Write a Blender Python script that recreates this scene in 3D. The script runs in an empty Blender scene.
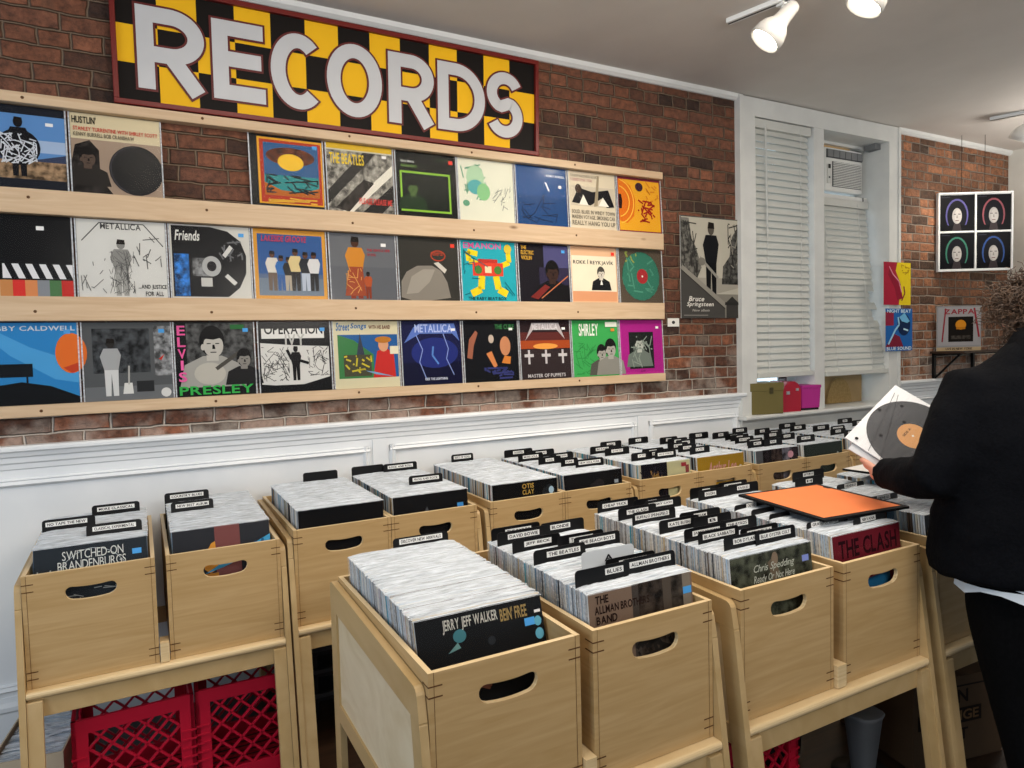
import bpy, bmesh, math, random
from mathutils import Vector, Matrix, noise as mnoise
R = random.Random(7)
SC = bpy.context.scene
COL = SC.collection
FZ = 1.48            # floor lies 1.48 m below the lens: every z below is relative to the lens

# ------------------------------------------------------------------ materials
def lin(h):
    h = h.lstrip('#')
    if len(h) == 3: h = ''.join(x * 2 for x in h)
    c = [int(h[i:i+2], 16) / 255 for i in (0, 2, 4)]
    return tuple(x / 12.92 if x <= .04045 else ((x + .055) / 1.055) ** 2.4 for x in c) + (1,)
_M = {}
def base(name):
    m = bpy.data.materials.new(name); m.use_nodes = True
    n = m.node_tree.nodes; return m, n, m.node_tree.links, n['Principled BSDF']
def mat(h, rough=.55, metal=0, coat=0, emit=0):
    """plain colour with a faint noise; '~' mottles it like a printed photograph"""
    k = (h, rough, metal, coat, emit)
    if k in _M: return _M[k]
    hx = h.rstrip('~'); m, n, l, b = base('paint ' + h)
    c = lin(hx)
    tc = n.new('ShaderNodeTexCoord'); nz = n.new('ShaderNodeTexNoise'); rp = n.new('ShaderNodeValToRGB')
    l.new(tc.outputs['Object'], nz.inputs['Vector']); l.new(nz.outputs['Fac'], rp.inputs['Fac']); l.new(rp.outputs['Color'], b.inputs['Base Color'])
    if h.endswith('~'):
        nz.inputs['Scale'].default_value = 34; nz.inputs['Detail'].default_value = 5
        lo, hi = .25, 1.7; rp.color_ramp.elements[0].position = .38; rp.color_ramp.elements[1].position = .64
    else:
        nz.inputs['Scale'].default_value = 9; lo, hi = .93, 1.05
    rp.color_ramp.elements[0].color = tuple(min(1, x * lo) for x in c[:3]) + (1,)
    rp.color_ramp.elements[1].color = tuple(min(1, x * hi) for x in c[:3]) + (1,)
    b.inputs['Roughness'].default_value = rough; b.inputs['Metallic'].default_value = metal; b.inputs['Specular IOR Level'].default_value = .28
    b.inputs['Coat Weight'].default_value = coat; b.inputs['Coat Roughness'].default_value = .12
    if emit:
        b.inputs['Emission Color'].default_value = c; b.inputs['Emission Strength'].default_value = emit
    _M[k] = m; return m
def ink(h):
    m = mat(h, .5, 0, 0); m.node_tree.nodes['Principled BSDF'].inputs['Specular IOR Level'].default_value = .1; return m
def wood(name, a, bb, scale=(1.5, 1.5, 22), rough=.45, dist=1.2, knots=False):
    m, n, l, b = base(name)
    tc = n.new('ShaderNodeTexCoord'); oi = n.new('ShaderNodeObjectInfo'); mp = n.new('ShaderNodeMapping'); nz = n.new('ShaderNodeTexNoise'); rp = n.new('ShaderNodeValToRGB')
    ad = n.new('ShaderNodeVectorMath'); ad.operation = 'ADD'
    l.new(tc.outputs['Object'], ad.inputs[0]); l.new(oi.outputs['Random'], ad.inputs[1])
    mp.inputs['Scale'].default_value = scale
    l.new(ad.outputs[0], mp.inputs['Vector']); l.new(mp.outputs['Vector'], nz.inputs['Vector'])
    nz.inputs['Scale'].default_value = 2.2; nz.inputs['Detail'].default_value = 6; nz.inputs['Distortion'].default_value = dist
    rp.color_ramp.elements[0].position = .3; rp.color_ramp.elements[1].position = .7
    rp.color_ramp.elements[0].color = lin(a); rp.color_ramp.elements[1].color = lin(bb)
    l.new(nz.outputs['Fac'], rp.inputs['Fac']); out = rp.outputs['Color']
    if knots:
        vo = n.new('ShaderNodeTexVoronoi'); vo.inputs['Scale'].default_value = 1
        mk = n.new('ShaderNodeMapping'); mk.inputs['Scale'].default_value = (2.6, 4, 7); l.new(ad.outputs[0], mk.inputs['Vector']); l.new(mk.outputs['Vector'], vo.inputs['Vector'])
        r2 = n.new('ShaderNodeValToRGB'); r2.color_ramp.elements[0].color = lin('#8a6a45'); r2.color_ramp.elements[1].color = (1, 1, 1, 1)
        r2.color_ramp.elements[0].position = .03; r2.color_ramp.elements[1].position = .085
        mx = n.new('ShaderNodeMix'); mx.data_type = 'RGBA'; mx.blend_type = 'MULTIPLY'; mx.inputs[0].default_value = .8
        l.new(vo.outputs['Distance'], r2.inputs['Fac']); l.new(out, mx.inputs[6]); l.new(r2.outputs['Color'], mx.inputs[7]); out = mx.outputs[2]
    l.new(out, b.inputs['Base Color']); b.inputs['Roughness'].default_value = rough
    return m
PLY = wood('birch ply', '#b29260', '#c0a172')
PLYEDGE = wood('birch ply edge', '#cfb384', '#e2ca9e', (1, 1, 60))
PLYSIDE = wood('birch stand', '#b29564', '#c2a678', (3, 1.2, 3))
PLYPALE = wood('pale birch panel', '#d2bf9b', '#e0d0b0', (2, 2, 3), dist=3)
PINE = wood('pine board', '#c5a683', '#d4b997', (1.2, 8, 16), .6, 1.5, True)
DARKJOINT = mat('#5a3a1e', .7)
WHITE = mat('#e9ebea', .42); WHITE2 = mat('#e4e5e2', .5)
BLACK = mat('#0b0b0d', .38); BLACKM = mat('#101113', .8)

def brick_mat():
    m, n, l, b = base('brick masonry')
    tc = n.new('ShaderNodeTexCoord'); mp = n.new('ShaderNodeMapping')
    sx = n.new('ShaderNodeSeparateXYZ'); cx = n.new('ShaderNodeCombineXYZ')
    l.new(tc.outputs['Object'], sx.inputs[0])
    l.new(sx.outputs['X'], cx.inputs['X']); l.new(sx.outputs['Z'], cx.inputs['Y'])
    wb = n.new('ShaderNodeTexNoise'); wb.inputs['Scale'].default_value = 9; wb.inputs['Detail'].default_value = 6
    l.new(cx.outputs[0], wb.inputs['Vector'])
    va = n.new('ShaderNodeVectorMath'); va.operation = 'MULTIPLY_ADD'; va.inputs[1].default_value = (.03, .022, 0)
    l.new(wb.outputs['Color'], va.inputs[0]); l.new(cx.outputs[0], va.inputs[2])
    br = n.new('ShaderNodeTexBrick'); l.new(va.outputs[0], br.inputs['Vector'])
    br.inputs['Scale'].default_value = 1; br.inputs['Brick Width'].default_value = .195; br.inputs['Row Height'].default_value = .068
    br.inputs['Mortar Size'].default_value = .0075; br.inputs['Mortar Smooth'].default_value = .8; br.inputs['Bias'].default_value = 0
    br.offset = .5; br.squash = .55; br.squash_frequency = 3
    br.inputs['Color1'].default_value = (0, 0, 0, 1); br.inputs['Color2'].default_value = (1, 1, 1, 1); br.inputs['Mortar'].default_value = (.5, .5, .5, 1)
    rp = n.new('ShaderNodeValToRGB'); e = rp.color_ramp.elements
    e[0].position = 0; e[0].color = lin('#38261e'); e[1].position = 1; e[1].color = lin('#8f5b42')
    for p, c in ((.25, '#5e3d2e'), (.5, '#7c4e38'), (.75, '#694536')):
        x = e.new(p); x.color = lin(c)
    l.new(br.outputs['Color'], rp.inputs['Fac'])
    # grime and soot on the faces
    n2 = n.new('ShaderNodeTexNoise'); n2.inputs['Scale'].default_value = 28; n2.inputs['Detail'].default_value = 7; n2.inputs['Roughness'].default_value = .7
    l.new(cx.outputs[0], n2.inputs['Vector'])
    r2 = n.new('ShaderNodeValToRGB'); r2.color_ramp.elements[0].position = .3; r2.color_ramp.elements[0].color = (.22, .21, .2, 1); r2.color_ramp.elements[1].position = .62; r2.color_ramp.elements[1].color = (1.25, 1.18, 1.1, 1)
    l.new(n2.outputs['Fac'], r2.inputs['Fac'])
    mu = n.new('ShaderNodeMix'); mu.data_type = 'RGBA'; mu.blend_type = 'MULTIPLY'; mu.inputs[0].default_value = .9
    l.new(rp.outputs['Color'], mu.inputs[6]); l.new(r2.outputs['Color'], mu.inputs[7])
    # warmer, paler bricks to the right of the window
    mr = n.new('ShaderNodeMapRange'); mr.inputs[1].default_value = 4.6; mr.inputs[2].default_value = 5.2
    l.new(sx.outputs['X'], mr.inputs[0])
    wm = n.new('ShaderNodeMix'); wm.data_type = 'RGBA'; wm.blend_type = 'MULTIPLY'; wm.inputs[7].default_value = (1.75, 2.0, 1.9, 1)
    l.new(mr.outputs[0], wm.inputs[0]); l.new(mu.outputs[2], wm.inputs[6])
    # mortar, whiter and patchy low on the wall
    mo = n.new('ShaderNodeMix'); mo.data_type = 'RGBA'
    n3 = n.new('ShaderNodeTexNoise'); n3.inputs['Scale'].default_value = 6; n3.inputs['Detail'].default_value = 8; l.new(cx.outputs[0], n3.inputs['Vector'])
    mz = n.new('ShaderNodeMapRange'); mz.inputs[1].default_value = .25; mz.inputs[2].default_value = -.32; mz.inputs[3].default_value = -.02; mz.inputs[4].default_value = .2
    l.new(sx.outputs['Z'], mz.inputs[0])
    ad = n.new('ShaderNodeMath'); ad.operation = 'ADD'; l.new(n3.outputs['Fac'], ad.inputs[0]); l.new(mz.outputs[0], ad.inputs[1])
    r3 = n.new('ShaderNodeValToRGB'); r3.color_ramp.elements[0].position = .6; r3.color_ramp.elements[0].color = (0, 0, 0, 1); r3.color_ramp.elements[1].position = .72; r3.color_ramp.elements[1].color = (.75, .75, .75, 1)
    l.new(ad.outputs[0], r3.inputs['Fac'])
    mc = n.new('ShaderNodeMix'); mc.data_type = 'RGBA'; mc.inputs[6].default_value = lin('#75624f'); mc.inputs[7].default_value = lin('#c9bfb3')
    l.new(mz.outputs[0], mc.inputs[0])
    mcm = n.new('ShaderNodeMath'); mcm.operation = 'MULTIPLY'; mcm.inputs[1].default_value = 4.5; mcm.use_clamp = True; l.new(mz.outputs[0], mcm.inputs[0]); mca = n.new('ShaderNodeMath'); mca.operation = 'MULTIPLY_ADD'; mca.inputs[1].default_value = .4; mca.use_clamp = True; l.new(mr.outputs[0], mca.inputs[0]); l.new(mcm.outputs[0], mca.inputs[2]); l.new(mca.outputs[0], mc.inputs[0])
    mx0 = n.new('ShaderNodeMath'); mx0.operation = 'MAXIMUM'; l.new(br.outputs['Fac'], mx0.inputs[0]); 
    lm = n.new('ShaderNodeMath'); lm.operation = 'MULTIPLY'; l.new(r3.outputs['Color'], lm.inputs[0]); l.new(n2.outputs['Fac'], lm.inputs[1])
    l.new(lm.outputs[0], mx0.inputs[1])
    l.new(mx0.outputs[0], mo.inputs[0]); l.new(wm.outputs[2], mo.inputs[6]); l.new(mc.outputs[2], mo.inputs[7])
    l.new(mo.outputs[2], b.inputs['Base Color']); b.inputs['Roughness'].default_value = .62; b.inputs['Specular IOR Level'].default_value = .35
    hh = n.new('ShaderNodeMath'); hh.operation = 'MULTIPLY_ADD'; hh.inputs[1].default_value = -1.0
    hs = n.new('ShaderNodeMath'); hs.operation = 'MULTIPLY'; hs.inputs[1].default_value = .55; l.new(n2.outputs['Fac'], hs.inputs[0])
    l.new(br.outputs['Fac'], hh.inputs[0]); l.new(hs.outputs[0], hh.inputs[2])
    bp = n.new('ShaderNodeBump'); bp.inputs['Strength'].default_value = 1.0; bp.inputs['Distance'].default_value = .02
    l.new(hh.outputs[0], bp.inputs['Height']); l.new(bp.outputs[0], b.inputs['Normal'])
    return m
BRICK = brick_mat()
def noisy(name, a, bb, scale, rough, bump=0):
    m, n, l, b = base(name)
    tc = n.new('ShaderNodeTexCoord'); nz = n.new('ShaderNodeTexNoise'); rp = n.new('ShaderNodeValToRGB')
    nz.inputs['Scale'].default_value = scale; nz.inputs['Detail'].default_value = 6
    l.new(tc.outputs['Object'], nz.inputs['Vector']); l.new(nz.outputs['Fac'], rp.inputs['Fac']); l.new(rp.outputs['Color'], b.inputs['Base Color'])
    rp.color_ramp.elements[0].position = .35; rp.color_ramp.elements[1].position = .65
    rp.color_ramp.elements[0].color = lin(a); rp.color_ramp.elements[1].color = lin(bb); b.inputs['Roughness'].default_value = rough
    if bump:
        bp = n.new('ShaderNodeBump'); bp.inputs['Strength'].default_value = bump; bp.inputs['Distance'].default_value = .01; l.new(nz.outputs['Fac'], bp.inputs['Height']); l.new(bp.outputs[0], b.inputs['Normal'])
    return m
def plastic(name, alpha, tint='#f4f7fa', rough=.18):
    m = bpy.data.materials.new(name); m.use_nodes = True; n = m.node_tree.nodes; l = m.node_tree.links; n.clear()
    o = n.new('ShaderNodeOutputMaterial'); t = n.new('ShaderNodeBsdfTransparent'); p = n.new('ShaderNodeBsdfPrincipled'); x = n.new('ShaderNodeMixShader')
    p.inputs['Base Color'].default_value = lin(tint); p.inputs['Roughness'].default_value = rough; p.inputs['Specular IOR Level'].default_value = .6
    tc = n.new('ShaderNodeTexCoord'); nz = n.new('ShaderNodeTexNoise'); mp = n.new('ShaderNodeMapping'); mp.inputs['Scale'].default_value = (5, 45, 45)
    oi = n.new('ShaderNodeObjectInfo'); ad = n.new('ShaderNodeVectorMath'); ad.operation = 'MULTIPLY_ADD'; ad.inputs[1].default_value = (37, 11, 5)
    l.new(oi.outputs['Random'], ad.inputs[0]); l.new(tc.outputs['Object'], mp.inputs[0]); l.new(mp.outputs[0], ad.inputs[2]); l.new(ad.outputs[0], nz.inputs['Vector']); nz.inputs['Scale'].default_value = 3; nz.inputs['Detail'].default_value = 5
    mr = n.new('ShaderNodeMapRange'); mr.inputs[1].default_value = .35; mr.inputs[2].default_value = .65; mr.inputs[3].default_value = alpha * .72; mr.inputs[4].default_value = min(1, alpha * 1.2)
    l.new(nz.outputs['Fac'], mr.inputs[0]); l.new(mr.outputs[0], x.inputs[0])
    bp = n.new('ShaderNodeBump'); bp.inputs['Strength'].default_value = .9; bp.inputs['Distance'].default_value = .006; l.new(nz.outputs['Fac'], bp.inputs['Height']); l.new(bp.outputs[0], p.inputs['Normal'])
    l.new(t.outputs[0], x.inputs[1]); l.new(p.outputs[0], x.inputs[2]); l.new(x.outputs[0], o.inputs['Surface'])
    return m
CRINKLE = plastic('clear sleeve top', .82, '#d3dbe3', .14)
FLAP = plastic('clear sleeve side', .5, '#eef3f8', .2)
def film():
    m = bpy.data.materials.new('clear film'); m.use_nodes = True; n = m.node_tree.nodes; l = m.node_tree.links; n.clear()
    o = n.new('ShaderNodeOutputMaterial'); t = n.new('ShaderNodeBsdfTransparent'); g = n.new('ShaderNodeBsdfGlossy'); x = n.new('ShaderNodeMixShader'); f = n.new('ShaderNodeFresnel')
    g.inputs['Roughness'].default_value = .16; f.inputs['IOR'].default_value = 1.17
    nz = n.new('ShaderNodeTexNoise'); nz.inputs['Scale'].default_value = 9; bp = n.new('ShaderNodeBump'); bp.inputs['Strength'].default_value = .04; bp.inputs['Distance'].default_value = .02
    tc = n.new('ShaderNodeTexCoord'); l.new(tc.outputs['Object'], nz.inputs['Vector']); l.new(nz.outputs['Fac'], bp.inputs['Height']); l.new(bp.outputs[0], g.inputs['Normal']); l.new(bp.outputs[0], f.inputs['Normal'])
    l.new(f.outputs[0], x.inputs[0]); l.new(t.outputs[0], x.inputs[1]); l.new(g.outputs[0], x.inputs[2]); l.new(x.outputs[0], o.inputs['Surface'])
    return m
FILM = film()
THINFILM = plastic('matt inner film', .06, '#f4f4f6', .5)

# ------------------------------------------------------------------ mesh builder
class MB:
    def __init__(s): s.v, s.f, s.m, s.s, s.mats = [], [], [], [], []
    def mi(s, m):
        if m not in s.mats: s.mats.append(m)
        return s.mats.index(m)
    def face(s, pts, m, smooth=False):
        i = len(s.v); s.v += [tuple(p) for p in pts]; s.f.append(tuple(range(i, i + len(pts)))); s.m.append(s.mi(m)); s.s.append(smooth); return s
    def geo(s, vs, fs, m, smooth=False):
        i = len(s.v); s.v += [tuple(p) for p in vs]; k = s.mi(m)
        for f in fs: s.f.append(tuple(i + a for a in f)); s.m.append(k); s.s.append(smooth)
        return s
    def box(s, a, b, m, top=None, M=None):
        (x0, y0, z0), (x1, y1, z1) = a, b
        v = [Vector(p) for p in ((x0, y0, z0), (x1, y0, z0), (x1, y1, z0), (x0, y1, z0), (x0, y0, z1), (x1, y0, z1), (x1, y1, z1), (x0, y1, z1))]
        if M: v = [M @ p for p in v]
        s.geo(v, [(0, 3, 2, 1), (0, 1, 5, 4), (1, 2, 6, 5), (2, 3, 7, 6), (3, 0, 4, 7)], m); s.geo(v, [(4, 5, 6, 7)], top or m); return s
    def prism(s, pts, axis, a, b, m, cap=None, smooth=False):
        """2-D outline extruded along an axis"""
        def P(p, t): return {'x': (t, p[0], p[1]), 'y': (p[0], t, p[1]), 'z': (p[0], p[1], t)}[axis]
        n = len(pts); v = [P(p, a) for p in pts] + [P(p, b) for p in pts]
        s.geo(v, [(i, (i + 1) % n, n + (i + 1) % n, n + i) for i in range(n)], m, smooth)
        s.geo(v, [tuple(range(n))[::-1], tuple(range(n, 2 * n))], cap or m); return s
    def rings(s, rings, m, cap=True, smooth=True):
        n = len(rings[0]); v = [p for r in rings for p in r]
        s.geo(v, [(i * n + j, i * n + (j + 1) % n, (i + 1) * n + (j + 1) % n, (i + 1) * n + j) for i in range(len(rings) - 1) for j in range(n)], m, smooth)
        if cap: s.geo(rings[0], [tuple(range(n))[::-1]], m, smooth); s.geo(rings[-1], [tuple(range(n))], m, smooth)
        return s
    def tube(s, pts, rad, m, n=8, cap=True):
        pts = [Vector(p) for p in pts]; rs = []
        for i, p in enumerate(pts):
            d = (pts[min(i + 1, len(pts) - 1)] - pts[max(i - 1, 0)]).normalized()
            a = d.orthogonal().normalized() if i == 0 else (pa - d * pa.dot(d)).normalized()
            pa = a; b = d.cross(a); r = rad[i] if isinstance(rad, (list, tuple)) else rad
            rs.append([p + (a * math.cos(t) + b * math.sin(t)) * r for t in (2 * math.pi * k / n for k in range(n))])
        return s.rings(rs, m, cap)
    def build(s, name, parent=None, loc=None, bevel=0, weld=False):
        me = bpy.data.meshes.new(name); me.from_pydata(s.v, [], s.f)
        for m in s.mats: me.materials.append(m)
        me.polygons.foreach_set('material_index', s.m); me.polygons.foreach_set('use_smooth', s.s); me.update()
        return link(name, me, parent, loc, bevel)
def link(name, me, parent=None, loc=None, bevel=0):
    o = bpy.data.objects.new(name, me); COL.objects.link(o)
    if parent: o.parent = parent
    if loc is not None: o.location = loc
    elif not parent: o.location = (0, 0, FZ)
    if bevel:
        md = o.modifiers.new('edge', 'BEVEL'); md.width = bevel; md.segments = 2; md.limit_method = 'ANGLE'; md.angle_limit = math.radians(50)
    return o
def tag(o, label, cat, group=None):
    o['label'] = label; o['category'] = cat
    if group: o['group'] = group
    return o
def thing(name, label, cat, loc, rot=(0, 0, 0), group=None):
    o = bpy.data.objects.new(name, None); COL.objects.link(o); o.empty_display_size = .05
    o.location = (loc[0], loc[1], loc[2] + FZ); o.rotation_euler = rot
    return tag(o, label, cat, group)
def struct(o): o['kind'] = 'structure'; return o

# ------------------------------------------------------------------ lettering (built-in font, one mesh per character)
CHARS = "ABCDEFGHIJKLMNOPQRSTUVWXYZabcdefghijklmnopqrstuvwxyz0123456789'-.,&()/!ÍÍíð"
GL = {}
def make_glyphs():
    tmp = []
    for bold, off in ((0, 0.0), (1, .022)):
        for ch in dict.fromkeys(CHARS):
            cu = bpy.data.curves.new('g', 'FONT'); cu.body = ch; cu.resolution_u = 3; cu.offset = off; cu.fill_mode = 'BOTH'
            o = bpy.data.objects.new('g', cu); COL.objects.link(o); tmp.append((ch, bold, o))
    dg = bpy.context.evaluated_depsgraph_get(); dg.update()
    for ch, bold, o in tmp:
        me = o.evaluated_get(dg).to_mesh(); vs = [(v.co.x, v.co.y) for v in me.vertices]; fs = [tuple(p.vertices) for p in me.polygons]
        if vs:
            x0 = min(v[0] for v in vs); GL[ch, bold] = ([(v[0] - x0, v[1]) for v in vs], fs, max(v[0] for v in vs) - x0)
        o.evaluated_get(dg).to_mesh_clear()
    for ch, bold, o in tmp:
        cu = o.data; bpy.data.objects.remove(o); bpy.data.curves.remove(cu)
make_glyphs()
def text2d(s, x0, y0, x1, y1, bold=1, slant=0):
    """string fitted into a box; yields (verts2d, faces)"""
    out, x = [], 0
    for ch in s:
        if ch == ' ' or (ch, bold) not in GL: x += .3; continue
        v, f, w = GL[ch, bold]; out.append(([(a + x, b) for a, b in v], f)); x += w + .07
    if not out: return []
    ys = [b for v, f in out for a, b in v]; lo, hi = min(ys), max(ys); W = x - .07
    return [([(x0 + (a + slant * b) / W * (x1 - x0), y0 + (b - lo) / (hi - lo) * (y1 - y0)) for a, b in v], f) for v, f in out]

# ------------------------------------------------------------------ flat artwork on a face (face looks to -y; u to +x, v to +z)
class Art:
    def __init__(s, mb, w, h, y, x0=None, z0=0):
        s.mb, s.w, s.h, s.y, s.k = mb, w, h, y, 0; s.x0 = -w / 2 if x0 is None else x0; s.z0 = z0
    def P(s, p): return (s.x0 + p[0] * s.w, s.y - .0002 * s.k, s.z0 + p[1] * s.h)
    def poly(s, pts, c):
        s.k += 1; s.mb.face([s.P(p) for p in pts], ink(c) if isinstance(c, str) else c)
    def run(s, ops):
        for op in ops:
            k, a = op[0], op[1:]
            if k == 'r': s.poly([(a[0], a[1]), (a[2], a[1]), (a[2], a[3]), (a[0], a[3])], a[4])
            elif k == 'p': s.poly(a[0], a[1])
            elif k == 'e':
                N = 22; s.poly([(a[0] + a[2] * math.cos(2 * math.pi * i / N), a[1] + a[3] * math.sin(2 * math.pi * i / N)) for i in range(N)], a[4])
            elif k == 'l':
                s.k += 1; pts, w, c = a
                for p, q in zip(pts, pts[1:]):
                    dx, dy = q[0] - p[0], q[1] - p[1]; L = math.hypot(dx, dy) or 1; nx, ny = -dy / L * w / 2, dx / L * w / 2
                    s.mb.face([s.P(t) for t in ((p[0] - nx, p[1] - ny), (q[0] - nx, q[1] - ny), (q[0] + nx, q[1] + ny), (p[0] + nx, p[1] + ny))][::1], ink(c))
            elif k == 'arc':
                cx, cy, rx, ry, t0, t1, w, c = a
                s.run([('l', [(cx + rx * math.cos(math.radians(t0 + (t1 - t0) * i / 14)), cy + ry * math.sin(math.radians(t0 + (t1 - t0) * i / 14))) for i in range(15)], w, c)])
            elif k in 't': 
                s.k += 1; st, x0, y0, x1, y1, c = a[:6]
                for v, f in text2d(st, x0, y0, x1, y1, *(a[6:] or (1,))):
                    s.mb.geo([s.P(p) for p in v], f, ink(c))
            elif k == 'fig':     # a plain standing figure: x, foot y, height, top, trousers, skin
                x, y, h, top, leg, skin = a; w = h * .2
                s.poly([(x - w * .5, y), (x - w * .1, y), (x, y + h * .4), (x + w * .1, y), (x + w * .5, y), (x + w * .55, y + h * .5), (x - w * .55, y + h * .5)], leg)
                s.poly([(x - w * .55, y + h * .46), (x + w * .55, y + h * .46), (x + w * .8, y + h * .72), (x + w * .55, y + h * .84), (x - w * .55, y + h * .84), (x - w * .85, y + h * .7)], top)
                s.run([('e', x, y + h * .92, h * .065, h * .08, skin), ('p', [(x - h * .07, y + h * .93), (x + h * .07, y + h * .93), (x + h * .06, y + h * 1.01), (x - h * .05, y + h * 1.02)], '#1a1512')])
            elif k == 'bust':    # head and shoulders: x, y of base, size, coat, skin, hair
                x, y, h, top, skin, hair = a
                s.poly([(x - h * .5, y), (x + h * .5, y), (x + h * .42, y + h * .36), (x + h * .14, y + h * .5), (x - h * .14, y + h * .5), (x - h * .42, y + h * .36)], top)
                s.run([('r', x - h * .09, y + h * .42, x + h * .09, y + h * .6, skin), ('e', x, y + h * .74, h * .19, h * .25, hair), ('e', x + h * .02, y + h * .665, h * .15, h * .19, skin), ('p', [(x - h * .15, y + h * .72), (x - h * .09, y + h * .775), (x + h * .02, y + h * .76), (x + h * .12, y + h * .785), (x + h * .185, y + h * .72), (x + h * .17, y + h * .86), (x + h * .02, y + h * .93), (x - h * .14, y + h * .87)], hair), ('e', x - h * .14, y + h * .64, h * .03, h * .05, skin), ('p', [(x + h * .005, y + h * .68), (x + h * .035, y + h * .68), (x + h * .05, y + h * .61), (x, y + h * .61)], hair),
                       ('r', x - h * .08, y + h * .69, x - h * .02, y + h * .705, hair), ('r', x + h * .05, y + h * .69, x + h * .11, y + h * .705, hair), ('r', x - h * .03, y + h * .55, x + h * .06, y + h * .565, hair)])
            elif k == 'scr':     # scribble of printed detail
                x0, y0, x1, y1, n, w, c = a; r = random.Random(int(x0 * 997 + y0 * 131 + n))
                for _ in range(n):
                    p = (r.uniform(x0, x1), r.uniform(y0, y1)); d = (r.gauss(0, .25) * (x1 - x0), r.gauss(0, .25) * (y1 - y0))
                    q = (min(x1, max(x0, p[0] + d[0])), min(y1, max(y0, p[1] + d[1]))); s.run([('l', [p, q], w, c)]); s.k -= 1
                s.k += 1
S = .313           # record cover size
def cover_mesh(name, ops, edge='#d8d6d0', t=.004, w=S, h=S):
    mb = MB(); mb.box((-w / 2, -t / 2, 0), (w / 2, t / 2, h), ink(edge))
    Art(mb, w, h, -t / 2).run(ops)
    me_o = mb.build(name); me = me_o.data; bpy.data.objects.remove(me_o); return me
BLU = ('r', .86, .86, .93, .91, '#4f9fe0')
RED = ('r', .88, .86, .95, .92, '#e2402f')
WHT = ('r', .84, .84, .91, .88, '#f2f2f0')

# =================================================================== ROOM
# brick wall (long, y=0) with a window opening
struct(MB().box((-3, 0, -1.48), (3.46, .3, 1.62), BRICK).box((5.02, 0, -1.48), (6.75, .3, 1.62), BRICK).box((3.46, 0, 1.5), (5.02, .3, 1.62), BRICK).box((3.46, 0, -1.48), (5.02, .3, -.5), BRICK).build('wall_back'))
WALLW = noisy('white wall', '#dad8ce', '#e4e2d8', 5, .6)
struct(MB().box((6.6, -3.6, -1.48), (6.75, 0, 1.62), WALLW).build('wall_right'))
struct(MB().box((-3, -5.2, 1.566), (6.75, .3, 1.68), noisy('ceiling paint', '#d2ccc5', '#d8d2cb', 3, .75)).build('ceiling'))
FLOOR = wood('dark floorboards', '#21150e', '#3a281b', (1.2, 14, 1), .4)
struct(MB().box((-3, -5.2, -1.6), (6.75, .3, -1.48), FLOOR).build('floor'))
struct(MB().prism([(0, 1.53), (-.012, 1.53), (-.03, 1.545), (-.035, 1.566), (0, 1.566)], 'x', -3, 3.4, WHITE2, smooth=False).prism([(0, 1.53), (-.012, 1.53), (-.03, 1.545), (-.035, 1.566), (0, 1.566)], 'x', 5.04, 6.6, WHITE2).build('trim_1'))
# wainscot: backing, cap rail, picture-frame mouldings, base
def wainscot(name, x0, x1, seams):
    mb = MB(); P = noisy('wainscot paint', '#dfe3e6', '#e7eaec', 4, .4)
    mb.box((x0, -.012, -1.48), (x1, 0, -.325), P)
    prof = [(0, -.32), (-.05, -.32), (-.056, -.328), (-.056, -.338), (-.046, -.345), (-.04, -.36), (-.03, -.366), (-.028, -.385), (-.02, -.392), (-.018, -.41), (-.012, -.415), (0, -.415)]
    mb.prism(prof, 'x', x0, x1, P)
    b = [x0] + seams + [x1]
    for a, c in zip(b, b[1:]):
        l, r = a + (.05 if a != x0 else .08), c - .05
        for (px0, px1, pz0, pz1) in ((l, r, -.478, -.448), (l, r, -1.27, -1.24)):
            mb.prism([(-.012, pz0), (-.020, pz0), (-.030, pz0 + .008), (-.022, pz0 + .02), (-.026, pz0 + .025), (-.018, pz1), (-.012, pz1)], 'x', px0, px1, P)
        for px in (l, r - .03):
            mb.prism([(px, -.012), (px, -.02), (px + .008, -.03), (px + .02, -.022), (px + .025, -.026), (px + .03, -.018), (px + .03, -.012)], 'z', -1.27, -.448, P)
    for a in seams: mb.box((a - .035, -.019, -1.3), (a + .035, -.012, -.415), P)
    struct(mb.build(name))
wainscot('trim_2', -3, 3.42, [-1.2, 1.0, 2.6]); wainscot('trim_3', 5.04, 6.6, [])
struct(MB().prism([(0, -1.48), (-.022, -1.48), (-.022, -1.35), (-.03, -1.34), (-.03, -1.325), (-.018, -1.31), (-.014, -1.29), (0, -1.29)], 'x', -3, 6.6, noisy('base paint', '#d3d8dc', '#dde1e4', 4, .4)).build('baseboard_back'))
# window: casing, mullion, reveal, sashes
CAS = noisy('window paint', '#cfd0cd', '#d9dad6', 6, .35)
w1 = MB()
w1.box((3.405, -.035, -.5), (3.535, .0, 1.56), CAS).box((4.915, -.035, -.5), (5.03, .0, 1.56), CAS).box((3.535, -.035, 1.445), (4.915, 0, 1.56), CAS)
w1.box((3.39, -.045, -.5), (3.42, 0, 1.56), CAS).box((5.018, -.045, -.5), (5.04, 0, 1.56), CAS)
w1.box((4.10, -.03, -.5), (4.2, .24, 1.445), CAS)
w1.box((3.46, 0, -.5), (3.535, .3, 1.5), CAS).box((4.915, 0, -.5), (4.99, .3, 1.5), CAS).box((3.535, 0, 1.445), (4.915, .3, 1.5), CAS)
w1.box((4.2, .14, 1.425), (4.915, .18, 1.445), CAS).box((4.2, .05, 1.42), (4.26, .11, 1.445), mat('#8c8d8a')).box((4.85, .03, 1.405), (4.91, .12, 1.445), mat('#77797a'))
struct(w1.build('window_1'))
w2 = MB()
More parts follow.
